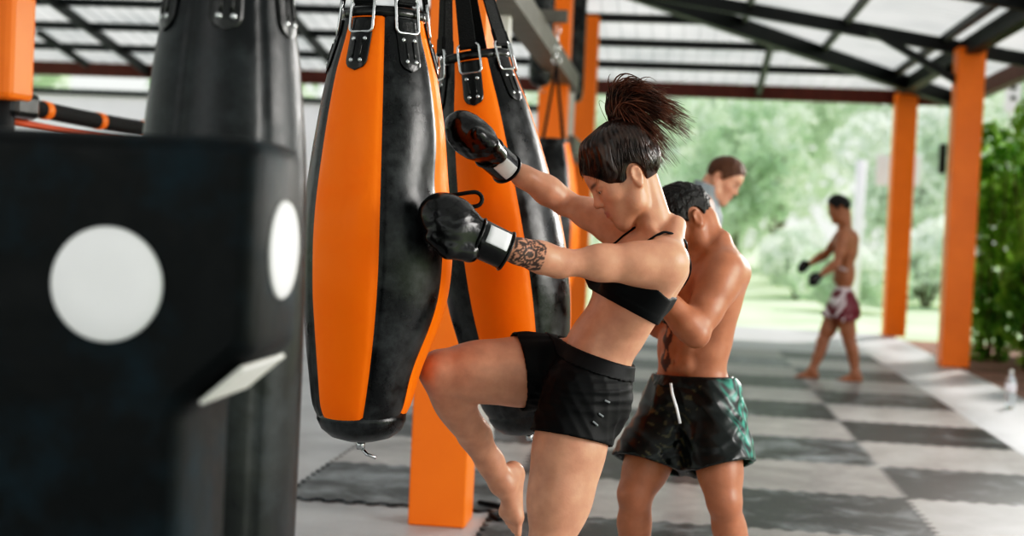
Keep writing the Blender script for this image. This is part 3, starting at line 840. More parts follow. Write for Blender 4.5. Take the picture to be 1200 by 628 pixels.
# ================================================================== PEOPLE
def frame(fwd, up):
    """columns: forward, left, up (orthonormal)"""
    u = nrm(up); f = np.asarray(fwd, float); f = nrm(f-u*(f@u)); l = np.cross(u, f)
    return np.stack([f, l, u], 1)
def head_sdf(S, O, R, s, female):
    P = lambda x, y, z: O+R @ (np.array((x, y, z))*s)
    E = lambda x, y, z, a, b, c, k=.02, sub=False: S.ell(P(x, y, z), R, np.array((a, b, c))*s, k*s, sub)
    C = lambda a, b, ra, rb, k=.015, sub=False: S.cone(P(*a), P(*b), ra*s, rb*s, k*s, sub)
    E(-.008, 0, .046, .096, .074, .082)
    E(.043, 0, .047, .055, .064, .060, .03)
    E(.048, 0, -.020, .044, .056, .066, .03)
    jw = .050 if female else .056
    for sg in (-1, 1):
        E(.056, sg*.036, -.012, .030, .026, .026, .02)           # cheek
        C((-.002, sg*jw, -.028), (.020, sg*(jw-.006), -.068), .021, .018, .03)
        C((.020, sg*(jw-.006), -.068), (.072, sg*.013, -.100), .018, .015, .03)
        E(.099, sg*.032, .011, .013, .017, .011, .018, True)      # eye socket
        C((.084, sg*.012, .030), (.074, sg*.046, .031), .010, .007, .015)
        S.sph(P(.0795, sg*.032, .010), .0133*s, .004*s)           # lids over the eyeball
        C((.094, sg*.018, .0085), (.089, sg*.043, .0085), .0022, .0016, .003, True)   # lid opening
        E(.101, sg*.0115, -.021, .009, .007, .0065, .008)         # nostril wing
        S.sph(P(.103, sg*.006, -.0275), .0032*s, .004*s, True)
    E(.070, 0, -.060, .026, .034, .034, .03)
    E(.074, 0, -.100, .017, .019, .015, .02)                     # chin
    C((.088, 0, .026), (.107, 0, -.014), .008, .0095, .012)
    S.sph(P(.109, 0, -.017), .0098*s, .008*s)
    for sg in (-1, 1):
        C((.0985, 0, -.047), (.087, sg*.021, -.052), .0055, .003, .006)
        C((.0975, 0, -.0585), (.087, sg*.020, -.055), .0068, .003, .006)
    C((.102, -.016, -.0525), (.102, .016, -.0525), .0014, .0014, .003, True)
    for sg in (-1, 1):                                            # ears
        re = R @ np.array(Matrix.Rotation(math.radians(-12), 3, 'Y')) @ np.array(Matrix.Rotation(math.radians(sg*16), 3, 'Z'))
        S.ell(P(-.018, sg*.078, -.006), re, np.array((.0185, .0085, .030))*s, .008*s)
        S.ell(P(-.017, sg*.0865, -.002), re, np.array((.0125, .0072, .0205))*s, .004*s, True)
        S.sph(P(-.012, sg*.077, -.034), .008*s, .008*s)
def hand_sdf(S, Wr, d, nrmal, thumb, s, curl=.9, k=.006):
    """d: along the hand, nrmal: out of the palm, thumb: towards the thumb side"""
    thumb = nrm(thumb-d*(thumb@d)); n_ = np.cross(d, thumb); nrmal = n_ if n_@nrmal > 0 else -n_
    R = np.stack([d, thumb, nrmal], 1)
    P = lambda x, y, z: Wr+R @ (np.array((x, y, z))*s)
    S.cone(Wr-d*.02, P(.03, 0, 0), .026*s, .027*s, .02*s, sq=(nrmal, .75))
    S.ell(P(.055, 0, 0), R, np.array((.052, .042, .016))*s, .014*s)
    for i, (y, L_) in enumerate(((.030, .074), (.010, .084), (-.010, .078), (-.029, .060))):
        p = P(.092, y, 0); a = 0; r = .0098
        for j, fr in enumerate((.45, .30, .25)):
            a += curl*(.75 if j == 0 else 1.0)
            q = p+R @ (np.array((math.cos(a), 0, math.sin(a)))*L_*fr*s)
            S.cone(p, q, r*s, (r-.0012)*s, k*s); p = q; r -= .0012
    p0, p1, p2, p3 = P(.025, .028, .008), P(.052, .052, .020), P(.080, .050, .034), P(.100, .040, .040)
    S.cone(p0, p1, .016*s, .0125*s, .012*s); S.cone(p1, p2, .0125*s, .011*s, k*s); S.cone(p2, p3, .011*s, .009*s, k*s)
def foot_sdf(S, A, d, up, s, side):
    l = np.cross(up, d)
    P = lambda x, y, z: A+(d*x+l*y+up*z)*s
    S.cone(P(-.038, 0, -.052), P(-.030, 0, -.030), .029*s, .026*s, .03*s)
    S.cone(A, P(-.034, 0, -.045), .036*s, .029*s, .03*s)
    S.cone(P(.0, 0, -.015), P(.075, side*-.004, -.050), .033*s, .024*s, .03*s)
    S.cone(P(-.02, side*.012, -.062), P(.095, side*.022, -.066), .020*s, .018*s, .03*s)
    S.cone(P(-.02, side*-.010, -.058), P(.105, side*-.020, -.064), .019*s, .021*s, .03*s)
    S.cone(P(.095, side*.026, -.066), P(.108, side*-.024, -.064), .018*s, .020*s, .02*s)
    for i, (y, L_, r) in enumerate(((-.027, .052, .0125), (-.009, .048, .0095), (.005, .043, .009), (.018, .037, .0085), (.030, .030, .008))):
        b = P(.112-.006*i, side*y, -.068); S.cone(b, b+(d*L_*.9-up*.006)*s, (r+.001)*s, r*s, .007*s)
def body_sdf(J, s, female):
    """J: dict of joints; returns (body, parts) where parts holds the SDFs of the regions used for clothing"""
    f = .86 if female else 1.0
    full = SDF(); trunk = SDF(); legs = {}
    Rc, Rp, Rw = J['Rc'], J['Rp'], J['Rw']
    pel, wst, ch, nb = J['pelvis'], J['waist'], J['chest'], J['neck']
    def both(fn):
        fn(full); fn(trunk)
    q = lambda o, R, x, y, z: o+R @ (np.array((x, y, z))*s)
    def tr(S):
        if female:
            S.ell(pel, Rp, np.array((.108, .158, .115))*s, .04)
            S.ell(wst, Rw, np.array((.086, .118, .14))*s, .05)
            S.ell(ch, Rc, np.array((.100, .132, .165))*s, .05)
            S.ell(q(ch, Rc, -.01, 0, .09), Rc, np.array((.080, .140, .075))*s, .04)
            for sg in (-1, 1): S.ell(q(ch, Rc, .075, sg*.066, .0), Rc, np.array((.060, .060, .058))*s, .03)
            S.ell(q(wst, Rw, .055, 0, -.03), Rw, np.array((.04, .075, .09))*s, .04)
        else:
            S.ell(pel, Rp, np.array((.105, .155, .11))*s, .04)
            S.ell(wst, Rw, np.array((.098, .138, .15))*s, .05)
            S.ell(ch, Rc, np.array((.112, .150, .17))*s, .05)
            S.ell(q(ch, Rc, -.015, 0, .10), Rc, np.array((.095, .165, .085))*s, .05)
            for sg in (-1, 1): S.ell(q(ch, Rc, .082, sg*.078, .055), Rc, np.array((.042, .085, .062))*s, .025)
            for sg in (-1, 1):
                for z in (-.02, .05, .12): S.ell(q(wst, Rw, .084, sg*.033, z-.03), Rw, np.array((.020, .032, .032))*s, .02)
        for sg, n_ in ((1, 'L'), (-1, 'R')):
            sh = J['sh'+n_]
            S.cone(q(sh, Rc, -.02, -sg*.015, -.05), q(wst, Rw, -.02, sg*.075, .05), .052*s*f, .045*s*f, .05)      # lat
            S.cone(q(nb, Rc, -.012, sg*.028, .03), q(sh, Rc, -.01, -sg*.015, .022), .034*s*f, .036*s*f, .04)      # trapezius
            S.cone(q(ch, Rc, -.062, sg*.062, .09), q(ch, Rc, -.058, sg*.07, .0), .038*s*f, .030*s*f, .04)        # scapula
            S.ell(J['hip'+n_]+Rp @ (np.array((-.060, -sg*.006, -.035))*s), Rp, np.array((.085, .085, .095))*s*(.98 if female else .95), .04)
        S.cone(q(ch, Rc, -.118, 0, .12), q(wst, Rw, -.105, 0, -.05), .012, .010, .03, True)
        S.cone(q(wst, Rw, .125, 0, -.02), q(wst, Rw, .120, 0, .14), .006, .006, .03, True)
        S.sph(q(wst, Rw, .097, 0, -.052), .006*s, .010, True)
    both(tr)
    # neck, head
    hd, Rh = J['head'], J['Rh']
    nt_ = hd+Rh @ (np.array((-.040, 0, -.030))*s)
    full.cone(nb-Rc[:, 2]*.03*s, nt_, (.055 if female else .066)*s, (.044 if female else .058)*s, .012)
    for sg in (-1, 1): full.cone(hd+Rh @ (np.array((-.012, sg*.050, -.03))*s), q(nb, Rc, .050, sg*.016, -.005), .011*s, .010*s, .02)
    for sg, n_ in ((1, 'L'), (-1, 'R')): full.cone(q(nb, Rc, .058, sg*.02, -.012), q(J['sh'+n_], Rc, .02, -sg*.02, .034), .011*s, .010*s, .022)
    head_sdf(full, hd, Rh, s*J.get('hs', 1.0), female)
    # arms
    for sg, n_ in ((1, 'L'), (-1, 'R')):
        sh, el, wr = J['sh'+n_], J['el'+n_], J['wr'+n_]
        a = f*s*J.get('slim', 1); ua = nrm(el-sh); fa = nrm(wr-el); Lu = np.linalg.norm(el-sh); Lf = np.linalg.norm(wr-el)
        ax_ = np.cross(ua, fa); ax_ = nrm(ax_) if np.linalg.norm(ax_) > .05 else Rc[:, 1]
        bic = np.cross(ax_, ua)      # direction the forearm folds to
        full.sph(sh-ua*.005, .062*a, .05); 
        full.chain([(sh, .058*a), (sh+ua*Lu*.30, .055*a), (sh+ua*Lu*.62, .049*a), (el, .041*a)], .03)
        full.ell(sh+ua*Lu*.52+bic*.018*s, np.stack([ua, bic, ax_], 1), np.array((.085, .034, .036))*a, .03)
        full.ell(sh+ua*Lu*.45-bic*.022*s, np.stack([ua, bic, ax_], 1), np.array((.10, .032, .036))*a, .03)
        full.ell(sh+ua*Lu*.16-Rc[:, 2]*.0, np.stack([ua, bic, ax_], 1), np.array((.085, .060, .060))*a, .04)
        full.chain([(el, .041*a), (el+fa*Lf*.25, .044*a), (el+fa*Lf*.6, .036*a), (wr, .028*a)], .025)
        full.ell(el+fa*Lf*.28+ax_*.010*s, np.stack([fa, np.cross(ax_, fa), ax_], 1), np.array((.08, .034, .038))*a, .03)
        full.sph(el-bic*.008*s, .033*a, .02)
        if J.get('hand'+n_):
            d, n2, th = J['hand'+n_][:3]; hand_sdf(full, wr, nrm(d), nrm(n2), nrm(th), s*f, J['hand'+n_][3])
        else: full.sph(wr+fa*.04*s, .030*a, .03)
    # legs
    for sg, n_ in ((1, 'L'), (-1, 'R')):
        hp, kn, an = J['hip'+n_], J['kn'+n_], J['an'+n_]
        t = nrm(kn-hp); c = nrm(an-kn); Lt = np.linalg.norm(kn-hp); Lc = np.linalg.norm(an-kn)
        fwd = J['kf'+n_]; fwd = nrm(fwd-t*(fwd@t)); back_c = -nrm(fwd-c*(fwd@c)) if abs(nrm(fwd)@c) < .98 else -fwd
        lat = np.cross(t, fwd)
        g = (1.06 if female else .92)*s*J.get('slim', 1)
        def th_(S):
            S.chain([(hp, .092*g), (hp+t*Lt*.35, .083*g), (hp+t*Lt*.7, .066*g), (kn, .053*s*J.get('slim', 1))], .04)
            S.ell(hp+t*Lt*.45+fwd*.030*s, np.stack([t, fwd, lat], 1), np.array((.20, .058, .070))*g, .05)
            S.ell(hp+t*Lt*.48-fwd*.030*s, np.stack([t, fwd, lat], 1), np.array((.18, .055, .062))*g, .05)
        th_(full); legs[n_] = SDF(); th_(legs[n_])
        full.ell(kn+fwd*.026*s, np.stack([t, fwd, lat], 1), np.array((.034, .028, .032))*s, .03)
        sl = s*J.get('slim', 1)
        full.chain([(kn, .050*sl), (kn+c*Lc*.25, .048*sl), (kn+c*Lc*.55, .043*sl), (kn+c*Lc*.8, .034*sl), (an, .034*sl)], .03)
        for o in (-1, 1): full.ell(kn+c*Lc*.28+back_c*.026*s+lat*o*.016*s, np.stack([c, back_c, lat], 1), np.array((.115, .034, .034))*s*(.94 if female else 1), .03)
        full.cone(kn+c*Lc*.55+back_c*.02*s, an+back_c*.026*s, .022*s, .014*s, .03)
        for o in (-1, 1): full.sph(an+lat*o*.018*s, .022*s, .02)
        fd, fu = J['foot'+n_]
        fd = nrm(fd); fu = nrm(fu-fd*(fu@fd)); foot_sdf(full, an, fd, fu, s*(.96 if female else 1), sg)
    return full, trunk, legs
def paint(V, J, s, skin, blush, extra=None, lips=(.42, .10, .08)):
    col = np.tile(np.array(skin), (len(V), 1))
    def sp(c, r, tint, a):
        nonlocal col
        w_ = (a*np.exp(-(((V-c)**2).sum(1))/(r*r)))[:, None]; col = col*(1-w_)+np.array(tint)*w_
    hd, Rh = J['head'], J['Rh']; hs = s*J.get('hs', 1)
    P = lambda x, y, z: hd+Rh @ (np.array((x, y, z))*hs)
    for n_ in 'LR':
        for k_, r in (('el', .05), ('kn', .07)): sp(J[k_+n_], r*s, blush, .15)
    L_ = (V-hd) @ Rh/hs
    def box(cx, cz, rx, ry0, ry1, rz, tint, a):
        nonlocal col
        ay = np.abs(L_[:, 1])
        m = bl((np.abs(L_[:, 0]-cx)-rx)/.002)*bl((np.abs(L_[:, 2]-cz)-rz)/.0012)*bl((ay-ry1)/.002)*bl((ry0-ay)/.002)*a
        col = col*(1-m[:, None])+np.array(tint)*m[:, None]
    lz = -.0535
    box(.097, lz, .018, -1, .019, .0085, lips, .75)
    hair = J.get('brow', (.02, .012, .01))
    ay = np.abs(L_[:, 1]); bz = .0315+.10*(ay-.012)-2.0*(ay-.03)**2
    m = bl((np.abs(L_[:, 2]-bz)-.0042)/.0012)*bl((ay-.050)/.003)*bl((.012-ay)/.003)*bl((.055-L_[:, 0])/.004)*.88
    col = col*(1-m[:, None])+np.array(hair)*m[:, None]
    m = bl((np.abs(L_[:, 2]-.009)-.0028)/.001)*bl((np.abs(ay-.031)-.014)/.002)*bl((.062-L_[:, 0])/.004)*.9
    col = col*(1-m[:, None])+np.array((.015, .01, .009))*m[:, None]
    for sg in (-1, 1): sp(P(.075, sg*.045, -.02), .03*hs, blush, .35)
    sp(P(.112, 0, -.018), .016*hs, blush, .4)
    # soft mottling
    n = sum(np.sin(V @ k_+p) for k_, p in zip(RNG.normal(size=(5, 3))*28, RNG.uniform(0, 6, 5)))/5
    col = col*(1+.05*n[:, None])
    if extra: col = extra(V, col)
    return np.clip(col, 0, 1)
def skin_object(name, S, h, parent, colfn, mat, zmin=None):
    lo, hi = S.bounds(); F = S.field(lo, hi, h)
    V, Fc = nets(F, lo, h); V = relax(V, Fc, 1, .35)
    if zmin is not None: V[:, 2] = np.maximum(V[:, 2], zmin)
    return mesh_obj(name, V, Fc, mat, parent, True, None, False, colfn(V))
def wrinkle(X, Y, Z, amp, fr, seed):
    r = np.random.RandomState(seed); out = 0
    for i in range(4):
        k = r.normal(size=3)*fr; k2 = r.normal(size=3)*fr*.5
        out = out+np.abs(np.sin(X*k[0]+Y*k[1]+Z*k[2]+2*np.sin(X*k2[0]+Y*k2[1]+Z*k2[2])))-.6
    return out*amp/2
def shell_object(name, Sout, cuts, h, parent, mat, colfn, thick=.008, wr=(0, 20, 1), nocut=None, pad=.03):
    """hollow garment: outside of Sout, opened by the cutting half-spaces (point, normal, centre, radius)"""
    lo, hi = Sout.bounds(pad); F = Sout.field(lo, hi, h); X, Y, Z = grid(lo, F, h)
    if wr[0]: F = F+wrinkle(X, Y, Z, *wr).astype(np.float32)
    out = np.maximum(F, -(F+thick))
    for (p, n, c, rad) in cuts:
        pl = (X-p[0])*n[0]+(Y-p[1])*n[1]+(Z-p[2])*n[2]
        if c is not None:
            far = np.sqrt((X-c[0])**2+(Y-c[1])**2+(Z-c[2])**2)-rad
            pl = np.minimum(pl, -far)
        out = np.maximum(out, pl)
    V, Fc = nets(out.astype(np.float32), lo, h); V = relax(V, Fc, 1, .3)
    return mesh_obj(name, V, Fc, mat, parent, True, None, False, colfn(V))
def short_hair(name, J, s, parent, mat, grow=.008, h=.004, top=.012, seed=1, nape=True):
    S = SDF(); hd, R = J['head'], J['Rh']; hs = s*J.get('hs', 1)
    P = lambda x, y, z: hd+R @ (np.array((x, y, z))*hs)
    S.ell(P(-.008, 0, .046), R, (np.array((.096, .074, .082))+grow)*hs, .02)
    S.ell(P(.040, 0, .050), R, (np.array((.054, .064, .060))+grow*.8)*hs, .03)
    S.ell(P(.01, 0, .075), R, np.array((.078, .062, .060+top))*hs, .03)
    lo, hi = S.bounds(.02); F = S.field(lo, hi, h); X, Y, Z = grid(lo, F, h)
    F = F+wrinkle(X, Y, Z, .006, 90, seed)
    L_ = [((X-hd[0])*R[0, i]+(Y-hd[1])*R[1, i]+(Z-hd[2])*R[2, i])/hs for i in range(3)]
    A = ((L_[0]-.080)*.085-(L_[2]-.080)*.068)/.109
    B = ((L_[0]-.012)*.030-(L_[2]-.0)*.100)/.104
    B = np.where(L_[0] < -.03, ((L_[0]+.03)*.25-(L_[2]+.035))/1.03, B)
    ear = np.where(np.abs(L_[1]) > .045, .029-np.sqrt(((L_[0]+.018))**2+((L_[2]+.004)*.72)**2), -1)
    F = np.maximum(np.maximum(F, A*hs), np.maximum(B*hs, ear*hs))
    V, Fc = nets(F.astype(np.float32), lo, h); V = relax(V, Fc, 1, .3)
    return mesh_obj(name, V, Fc, mat, parent, True)
def eyes(J, s, parent):
    hd, R = J['head'], J['Rh']; hs = s*J.get('hs', 1)
    for sg in (-1, 1):
        c = hd+R @ (np.array((.0790, sg*.032, .0095))*hs)
        b = MB(); pr = [(.0125*hs*math.sin(t), -.0125*hs*math.cos(t)) for t in np.linspace(.02, PI-.02, 14)]
        b.lathe(pr, 20); v = np.array(b.v) @ np.array([[0, 1, 0], [0, 0, 1], [1, 0, 0]])   # local z -> forward
        v = v @ R.T+c
        fz = (np.array(b.v)[:, 2]/(.0125*hs))
        col = np.where((fz > .86)[:, None], np.array((.02, .012, .008)), np.array((.75, .72, .70)))
        mesh_obj('eye', v, b.f, M['satin'], parent, True, None, False, col)
def tube_on(name, pts, S, off, r, parent, mat, colfn=None, flat=.45):
    """strap following the body surface of SDF S"""
    pts = np.array(pts); cen = pts.mean(0); lo = pts.min(0)-.12; hi = pts.max(0)+.12; h = .006
    F = S.field(lo, hi, h); g = np.stack(np.gradient(F, h), -1)
    def samp(A, p):
        u = (p-lo)/h; i = np.clip(np.floor(u).astype(int), 0, np.array(F.shape)-2); t = u-i; o = 0
        for a in (0, 1):
            for b in (0, 1):
                for c in (0, 1): o = o+A[i[0]+a, i[1]+b, i[2]+c]*((t[0] if a else 1-t[0])*(t[1] if b else 1-t[1])*(t[2] if c else 1-t[2]))
        return o
    tt = np.linspace(0, len(pts)-1, 40); out = []; ns = []
    for t in tt:
        i = int(min(t, len(pts)-2)); p = pts[i]*(1-(t-i))+pts[i+1]*(t-i)
        for _ in range(12):
            d = samp(F, p)-off; n = nrm(samp(g, p)+1e-9); p = p-n*d*.8
        out.append(p); ns.append(n)
    out = np.array(out)
    for _ in range(2): out[1:-1] = (out[:-2]+2*out[1:-1]+out[2:])/4
    v, f = [], []; n = 8
    for i, p in enumerate(out):
        t_ = nrm(out[min(i+1, 39)]-out[max(i-1, 0)]); nn = nrm(ns[i]-t_*(ns[i]@t_)); b = np.cross(t_, nn)
        for k in range(n):
            a = 2*PI*k/n; v.append(p+b*r*math.cos(a)+nn*r*flat*math.sin(a))
    for i in range(39):
        for k in range(n): f.append((i*n+k, i*n+(k+1) % n, (i+1)*n+(k+1) % n, (i+1)*n+k))
    col = None if colfn is None else colfn(np.array(v))
    return mesh_obj(name, v, f, mat, parent, True, None, False, col)
def flatcol(c): return lambda V: np.tile(np.array(lin(c)[:3]), (len(V), 1))
def glove(parent, wr, d, toward, thumb_dir, s, label, patch=True, h=.004, mini=False):
    """boxing glove: d wrist->knuckles, toward = side that carries the white patch, thumb_dir = thumb side"""
    d = nrm(d); t = nrm(thumb_dir-d*(thumb_dir@d)); c = np.cross(d, t)
    if c@toward < 0: c = -c
    R = np.stack([d, t, c], 1)
    P = lambda a, b, e: wr+R @ (np.array((a, b, e))*s)
    S = SDF()
    S.cone(P(.025, 0, 0), P(.095, -.004, 0), .047*s, .062*s, .03*s, sq=(c, .86))
    S.ell(P(.135, -.012, .0), R, np.array((.075, .066, .058))*s, .03*s)
    S.ell(P(.112, .030, .0), R, np.array((.060, .046, .050))*s, .02*s)
    S.cone(P(.045, .050, .006), P(.100, .068, .010), .028*s, .027*s, .015*s)
    S.cone(P(.100, .068, .010), P(.150, .058, .010), .027*s, .021*s, .008*s)
    S.cone(P(.085, .050, -.06), P(.165, .040, -.05), .006*s, .006*s, .012*s, True)
    S.cone(P(.11, .022, .066), P(.19, .020, .052), .004*s, .004*s, .012*s, True)
    S.cone(P(.11, .046, .060), P(.165, .044, .05), .004*s, .004*s, .010*s, True)
    lo, hi = S.bounds(); F = S.field(lo, hi, h); X, Y, Z = grid(lo, F, h)
    F = F+wrinkle(X, Y, Z, .0016, 70, 4).astype(np.float32)
    V, Fc = nets(F.astype(np.float32), lo, h); V = relax(V, Fc, 1, .4)
    g = mesh_obj('boxing_glove', V, Fc, M['glove_leather'], parent, True)
    if label: g['label'] = label
    if mini: return g
    cf = MB(); n = 36; prof = [(.042, .046), (.036, .053), (.020, .0535), (-.030, .052), (-.048, .0535), (-.053, .050), (-.052, .045), (-.03, .043), (.03, .041)]
    v = []
    for a, r in prof:
        for k in range(n):
            th = 2*PI*k/n; v.append(P(a, r*math.cos(th), r*.88*math.sin(th)))
    f = [(i*n+k, i*n+(k+1) % n, (i+1)*n+(k+1) % n, (i+1)*n+k) for i in range(len(prof)-1) for k in range(n)]
    mesh_obj('glove_cuff', v, f, M['glove_leather'], g, True)
    for a in (.037, -.049):
        pp = MB(); pp.tube([P(a, .0545*math.cos(th), .0545*.88*math.sin(th)) for th in np.linspace(0, 2*PI, 37)[:-1]], .0032*s, 6, closed=True); pp.build('cuff_piping', M['leather'], g, True)
    def patch_(a0, a1, th0, th1, name, mat, off=.0015):
        v, f = [], []; K = 10
        for i in range(5):
            for k in range(K+1):
                a = a0+(a1-a0)*i/4; th = th0+(th1-th0)*k/K; r = .0535+off
                v.append(P(a, r*math.cos(th), r*.88*math.sin(th)))
        for i in range(4):
            for k in range(K): f.append((i*(K+1)+k, i*(K+1)+k+1, (i+1)*(K+1)+k+1, (i+1)*(K+1)+k))
        o = mesh_obj(name, v, f, mat, g, True); md = o.modifiers.new('solid', 'SOLIDIFY'); md.thickness = .0012; md.offset = 0
        return o
    patch_(-.040, .022, math.radians(patch[0]), math.radians(patch[1]), 'wrist_patch', M['white_patch'])
    return g

# ---------------------------------------------------------------- the woman
def make_woman():
    s = .97
    base = G(655, 830)
    root = empty('person', (base[0], base[1], 0), 'woman in black sports bra and shorts kneeing the punching bag, gloves on it, ponytail flying', 'person')
    a = math.radians(20)
    F = -math.cos(a)*CAX-math.sin(a)*CFW
    J = {}
    J['pelvis'] = W(690, 452, 4.02); J['waist'] = W(708, 402, 4.01); J['chest'] = W(744, 334, 4.0); J['neck'] = W(778, 271, 4.0)
    J['Rp'] = frame(F, J['waist']-J['pelvis']+.6*CUP*.1); J['Rw'] = frame(F, J['chest']-J['pelvis']); J['Rc'] = frame(F, J['neck']-J['waist'])
    J['shL'] = W(780, 308, 3.85); J['shR'] = W(738, 273, 4.17)
    J['elL'] = W(655, 308, 3.77); J['wrL'] = W(574, 285, 3.69)
    J['elR'] = W(661, 237, 4.27); J['wrR'] = W(582, 187, 4.15)
    J['hipL'] = W(680, 462, 3.93); J['knL'] = W(645, 640, 3.86); J['anL'] = W(660, 808, 3.95)
    J['hipR'] = W(666, 436, 4.11); J['knR'] = W(514, 436, 4.02); J['anR'] = W(590, 565, 4.26)
    J['kfL'] = F; J['kfR'] = nrm(J['knR']-J['anR'])+.3*CUP
    J['footL'] = (F*np.array((1, 1, 0))+.25*np.array((0, -1, 0)), np.array((0, 0, 1.)))
    J['footR'] = (-CUP*.97-CAX*.10-CFW*.15, -CAX*.55-CFW*.83)
    p = math.radians(33); az = math.radians(4)
    fh = (-math.cos(p)*CAX-math.sin(p)*CUP); uh = (-math.sin(p)*CAX+math.cos(p)*CUP)
    fh = fh*math.cos(az)+CFW*(-math.sin(az))
    J['Rh'] = frame(fh, uh); J['head'] = W(734, 210, 3.99); J['hs'] = 1.03
    S, T, Lg = body_sdf(J, s, True)
    skin = lin('CD9B80')[:3]; blush = lin('BE7E66')[:3]
    el, wr = J['elL'], J['wrL']; fa = nrm(wr-el); Lf = np.linalg.norm(wr-el)
    def tattoo(V, col):
        t = ((V-el)@fa)/Lf; q = V-el-np.outer((V-el)@fa, fa); ring = np.linalg.norm(V-el-fa*np.clip((V-el)@fa, 0, Lf)[:, None], axis=1)
        e1 = nrm(-CFW-fa*(-CFW@fa)); e2 = np.cross(fa, e1)
        x = t*Lf; y = (q@e2); near = (q@e1) > -.005
        sel = near & (t > .30) & (t < .72) & (ring < .07)
        cx, cy = .50*Lf, .004*np.sign(CUP@e2)*0
        r = np.hypot(x-cx, y-cy); th = np.arctan2(y-cy, x-cx)
        pat = np.where(r < .010, 1, 0)+(np.abs(r-.017) < .0032)+(np.abs(r-.029-.004*np.cos(8*th)) < .003)+((np.cos(8*th) > .55) & (r > .018) & (r < .029))+(np.abs(r-.042-.006*np.abs(np.cos(5*th))) < .004)+((np.cos(10*th) > .5) & (r > .03) & (r < .042))
        w_ = (sel & (pat > 0) & (r < .052)).astype(float)[:, None]*.92
        return col*(1-w_)+np.array((.035, .03, .032))*w_
    body = skin_object('body', S, .0042, root, lambda V: paint(V, J, s, skin, blush, tattoo, lin('B0625A')[:3]), M['skin'])
    eyes(J, s, root)
    # sports bra
    Rc, ch = J['Rc'], J['chest']
    lo, hi = T.bounds(); h = .004; Fd = T.field(lo, hi, h); X, Y, Z = grid(lo, Fd, h)
    L_ = [(X-ch[0])*Rc[0, i]+(Y-ch[1])*Rc[1, i]+(Z-ch[2])*Rc[2, i] for i in range(3)]
    low = -(L_[2]+.068)                       # below the band
    ztop = .045+.25*np.clip(L_[0]-.02, 0, .1)+.28*np.clip(np.abs(L_[1]), 0, .075)-.5*np.clip(np.abs(L_[1])-.085, 0, .1)-.35*np.clip(.03-L_[0], 0, .2)
    top = (L_[2]-ztop)
    B = np.maximum(np.maximum(Fd-.0055, low), top*.8)
    band = (np.abs(L_[2]+.058) < .012)
    B = B-np.where(band, .0015, 0)
    V, Fc = nets(B.astype(np.float32), lo, h); V = relax(V, Fc, 1, .4)
    bra = mesh_obj('sports_bra', V, Fc, M['cloth'], root, True, None, False, flatcol('0E1012')(V)); bra['label'] = 'black sports bra with thin straps'
    q = lambda x, y, z: ch+Rc @ np.array((x, y, z))
    for sg in (1, -1):
        tube_on('strap', [q(.10, sg*.078, .05), q(.085, sg*.085, .095), q(.035, sg*.088, .150), q(-.02, sg*.082, .160), q(-.075, sg*.070, .120), q(-.105, sg*.05, .04), q(-.105, sg*.045, -.03)], S, .006, .0065, bra, M['cloth'], flatcol('141618'))
    # shorts
    So = SDF(); Rp, pel = J['Rp'], J['pelvis']
    for pr in T.p: 
        if pr[0] == 'e' and pr[1] is not None and np.linalg.norm(pr[1]-ch) > .16: So.p.append(('e', pr[1], pr[2], pr[3]+.008, None, pr[5], pr[6], None)) if not pr[6] else None
    nt0 = len(So.p)
    for n_ in 'LR':
        for pr in Lg[n_].p:
            if pr[0] == 'c': So.p.append(('c', pr[1], pr[2], pr[3]+.012, pr[4]+.015, pr[5], False, None))
            else: So.p.append(('e', pr[1], pr[2], pr[3]+.012, None, pr[5], False, None))
    tL = nrm(J['knL']-J['hipL']); tR = nrm(J['knR']-J['hipR'])
    hemL = W(664, 512, 3.88); hemR = W(607, 436, 4.07)
    wp = W(697, 413, 4.0)
    wn = nrm(Rp[:, 2]+.10*CAX)
    side = -CFW
    cuts = [(wp, wn, wp, .185), (hemL, nrm(tL+.18*CUP*0+.22*(-CAX)*-1*0), J['knL']-tL*.05, .36), (hemR, nrm(tR*1-.12*CUP), J['knR']-tR*.05, .27)]
    cl = lambda V: np.array(lin('0B0C0E')[:3])*np.ones((len(V), 1))
    sh = shell_object('shorts', So, cuts, .004, root, M['cloth'], cl, .009, (.0045, 40, 5)); sh['label'] = 'black athletic shorts'
    # waistband of the shorts
    Sw = SDF(); Sw.p = [(p_[0], p_[1], p_[2], p_[3]+.003, None, p_[5], p_[6], None) if p_[0] == 'e' else (p_[0], p_[1], p_[2], p_[3]+.003, p_[4]+.003, p_[5], p_[6], None) for p_ in So.p]
    shell_object('waistband', Sw, [(wp+wn*.002, wn, None, 0), (wp-wn*.040, -wn, None, 0), (W(648, 400, 4.02), tR, None, 0)], .004, sh, M['cloth'], lambda V: np.array(lin('101113')[:3])*np.ones((len(V), 1)), .010)
    # ruched side seam
    for (x0, y0, x1, y1) in ((708, 469, 716, 472), (699, 484, 706, 488), (690, 494, 696, 499)):
        tube_on('side_stitch', [W(x0, y0, 3.84), W((x0+x1)/2, (y0+y1)/2, 3.84), W(x1, y1, 3.84)], So, .003, .0028, sh, M['cloth'], flatcol('7A7E80'))
    # gloves
    # near glove
    glove(root, J['wrL'], W(515, 257, 3.66)-J['wrL'], -CFW*.8+CUP*.6, -CUP-CFW*.3, .98, 'black boxing glove with white wrist patch', (68, 126))
    glove(root, J['wrR']+.0*CUP, W(535, 144, 4.03)-J['wrR'], -CFW*.7+CAX*.5, CUP*.2-CAX*.2-CFW*.9, .99, 'black boxing glove with white wrist patch', (-38, 22))
    # hair
    hd, Rh = J['head'], J['Rh']
    P = lambda x, y, z: hd+Rh @ np.array((x, y, z))
    Sh = SDF(); hs_ = s*J['hs']
    P = lambda x, y, z: hd+Rh @ (np.array((x, y, z))*hs_)
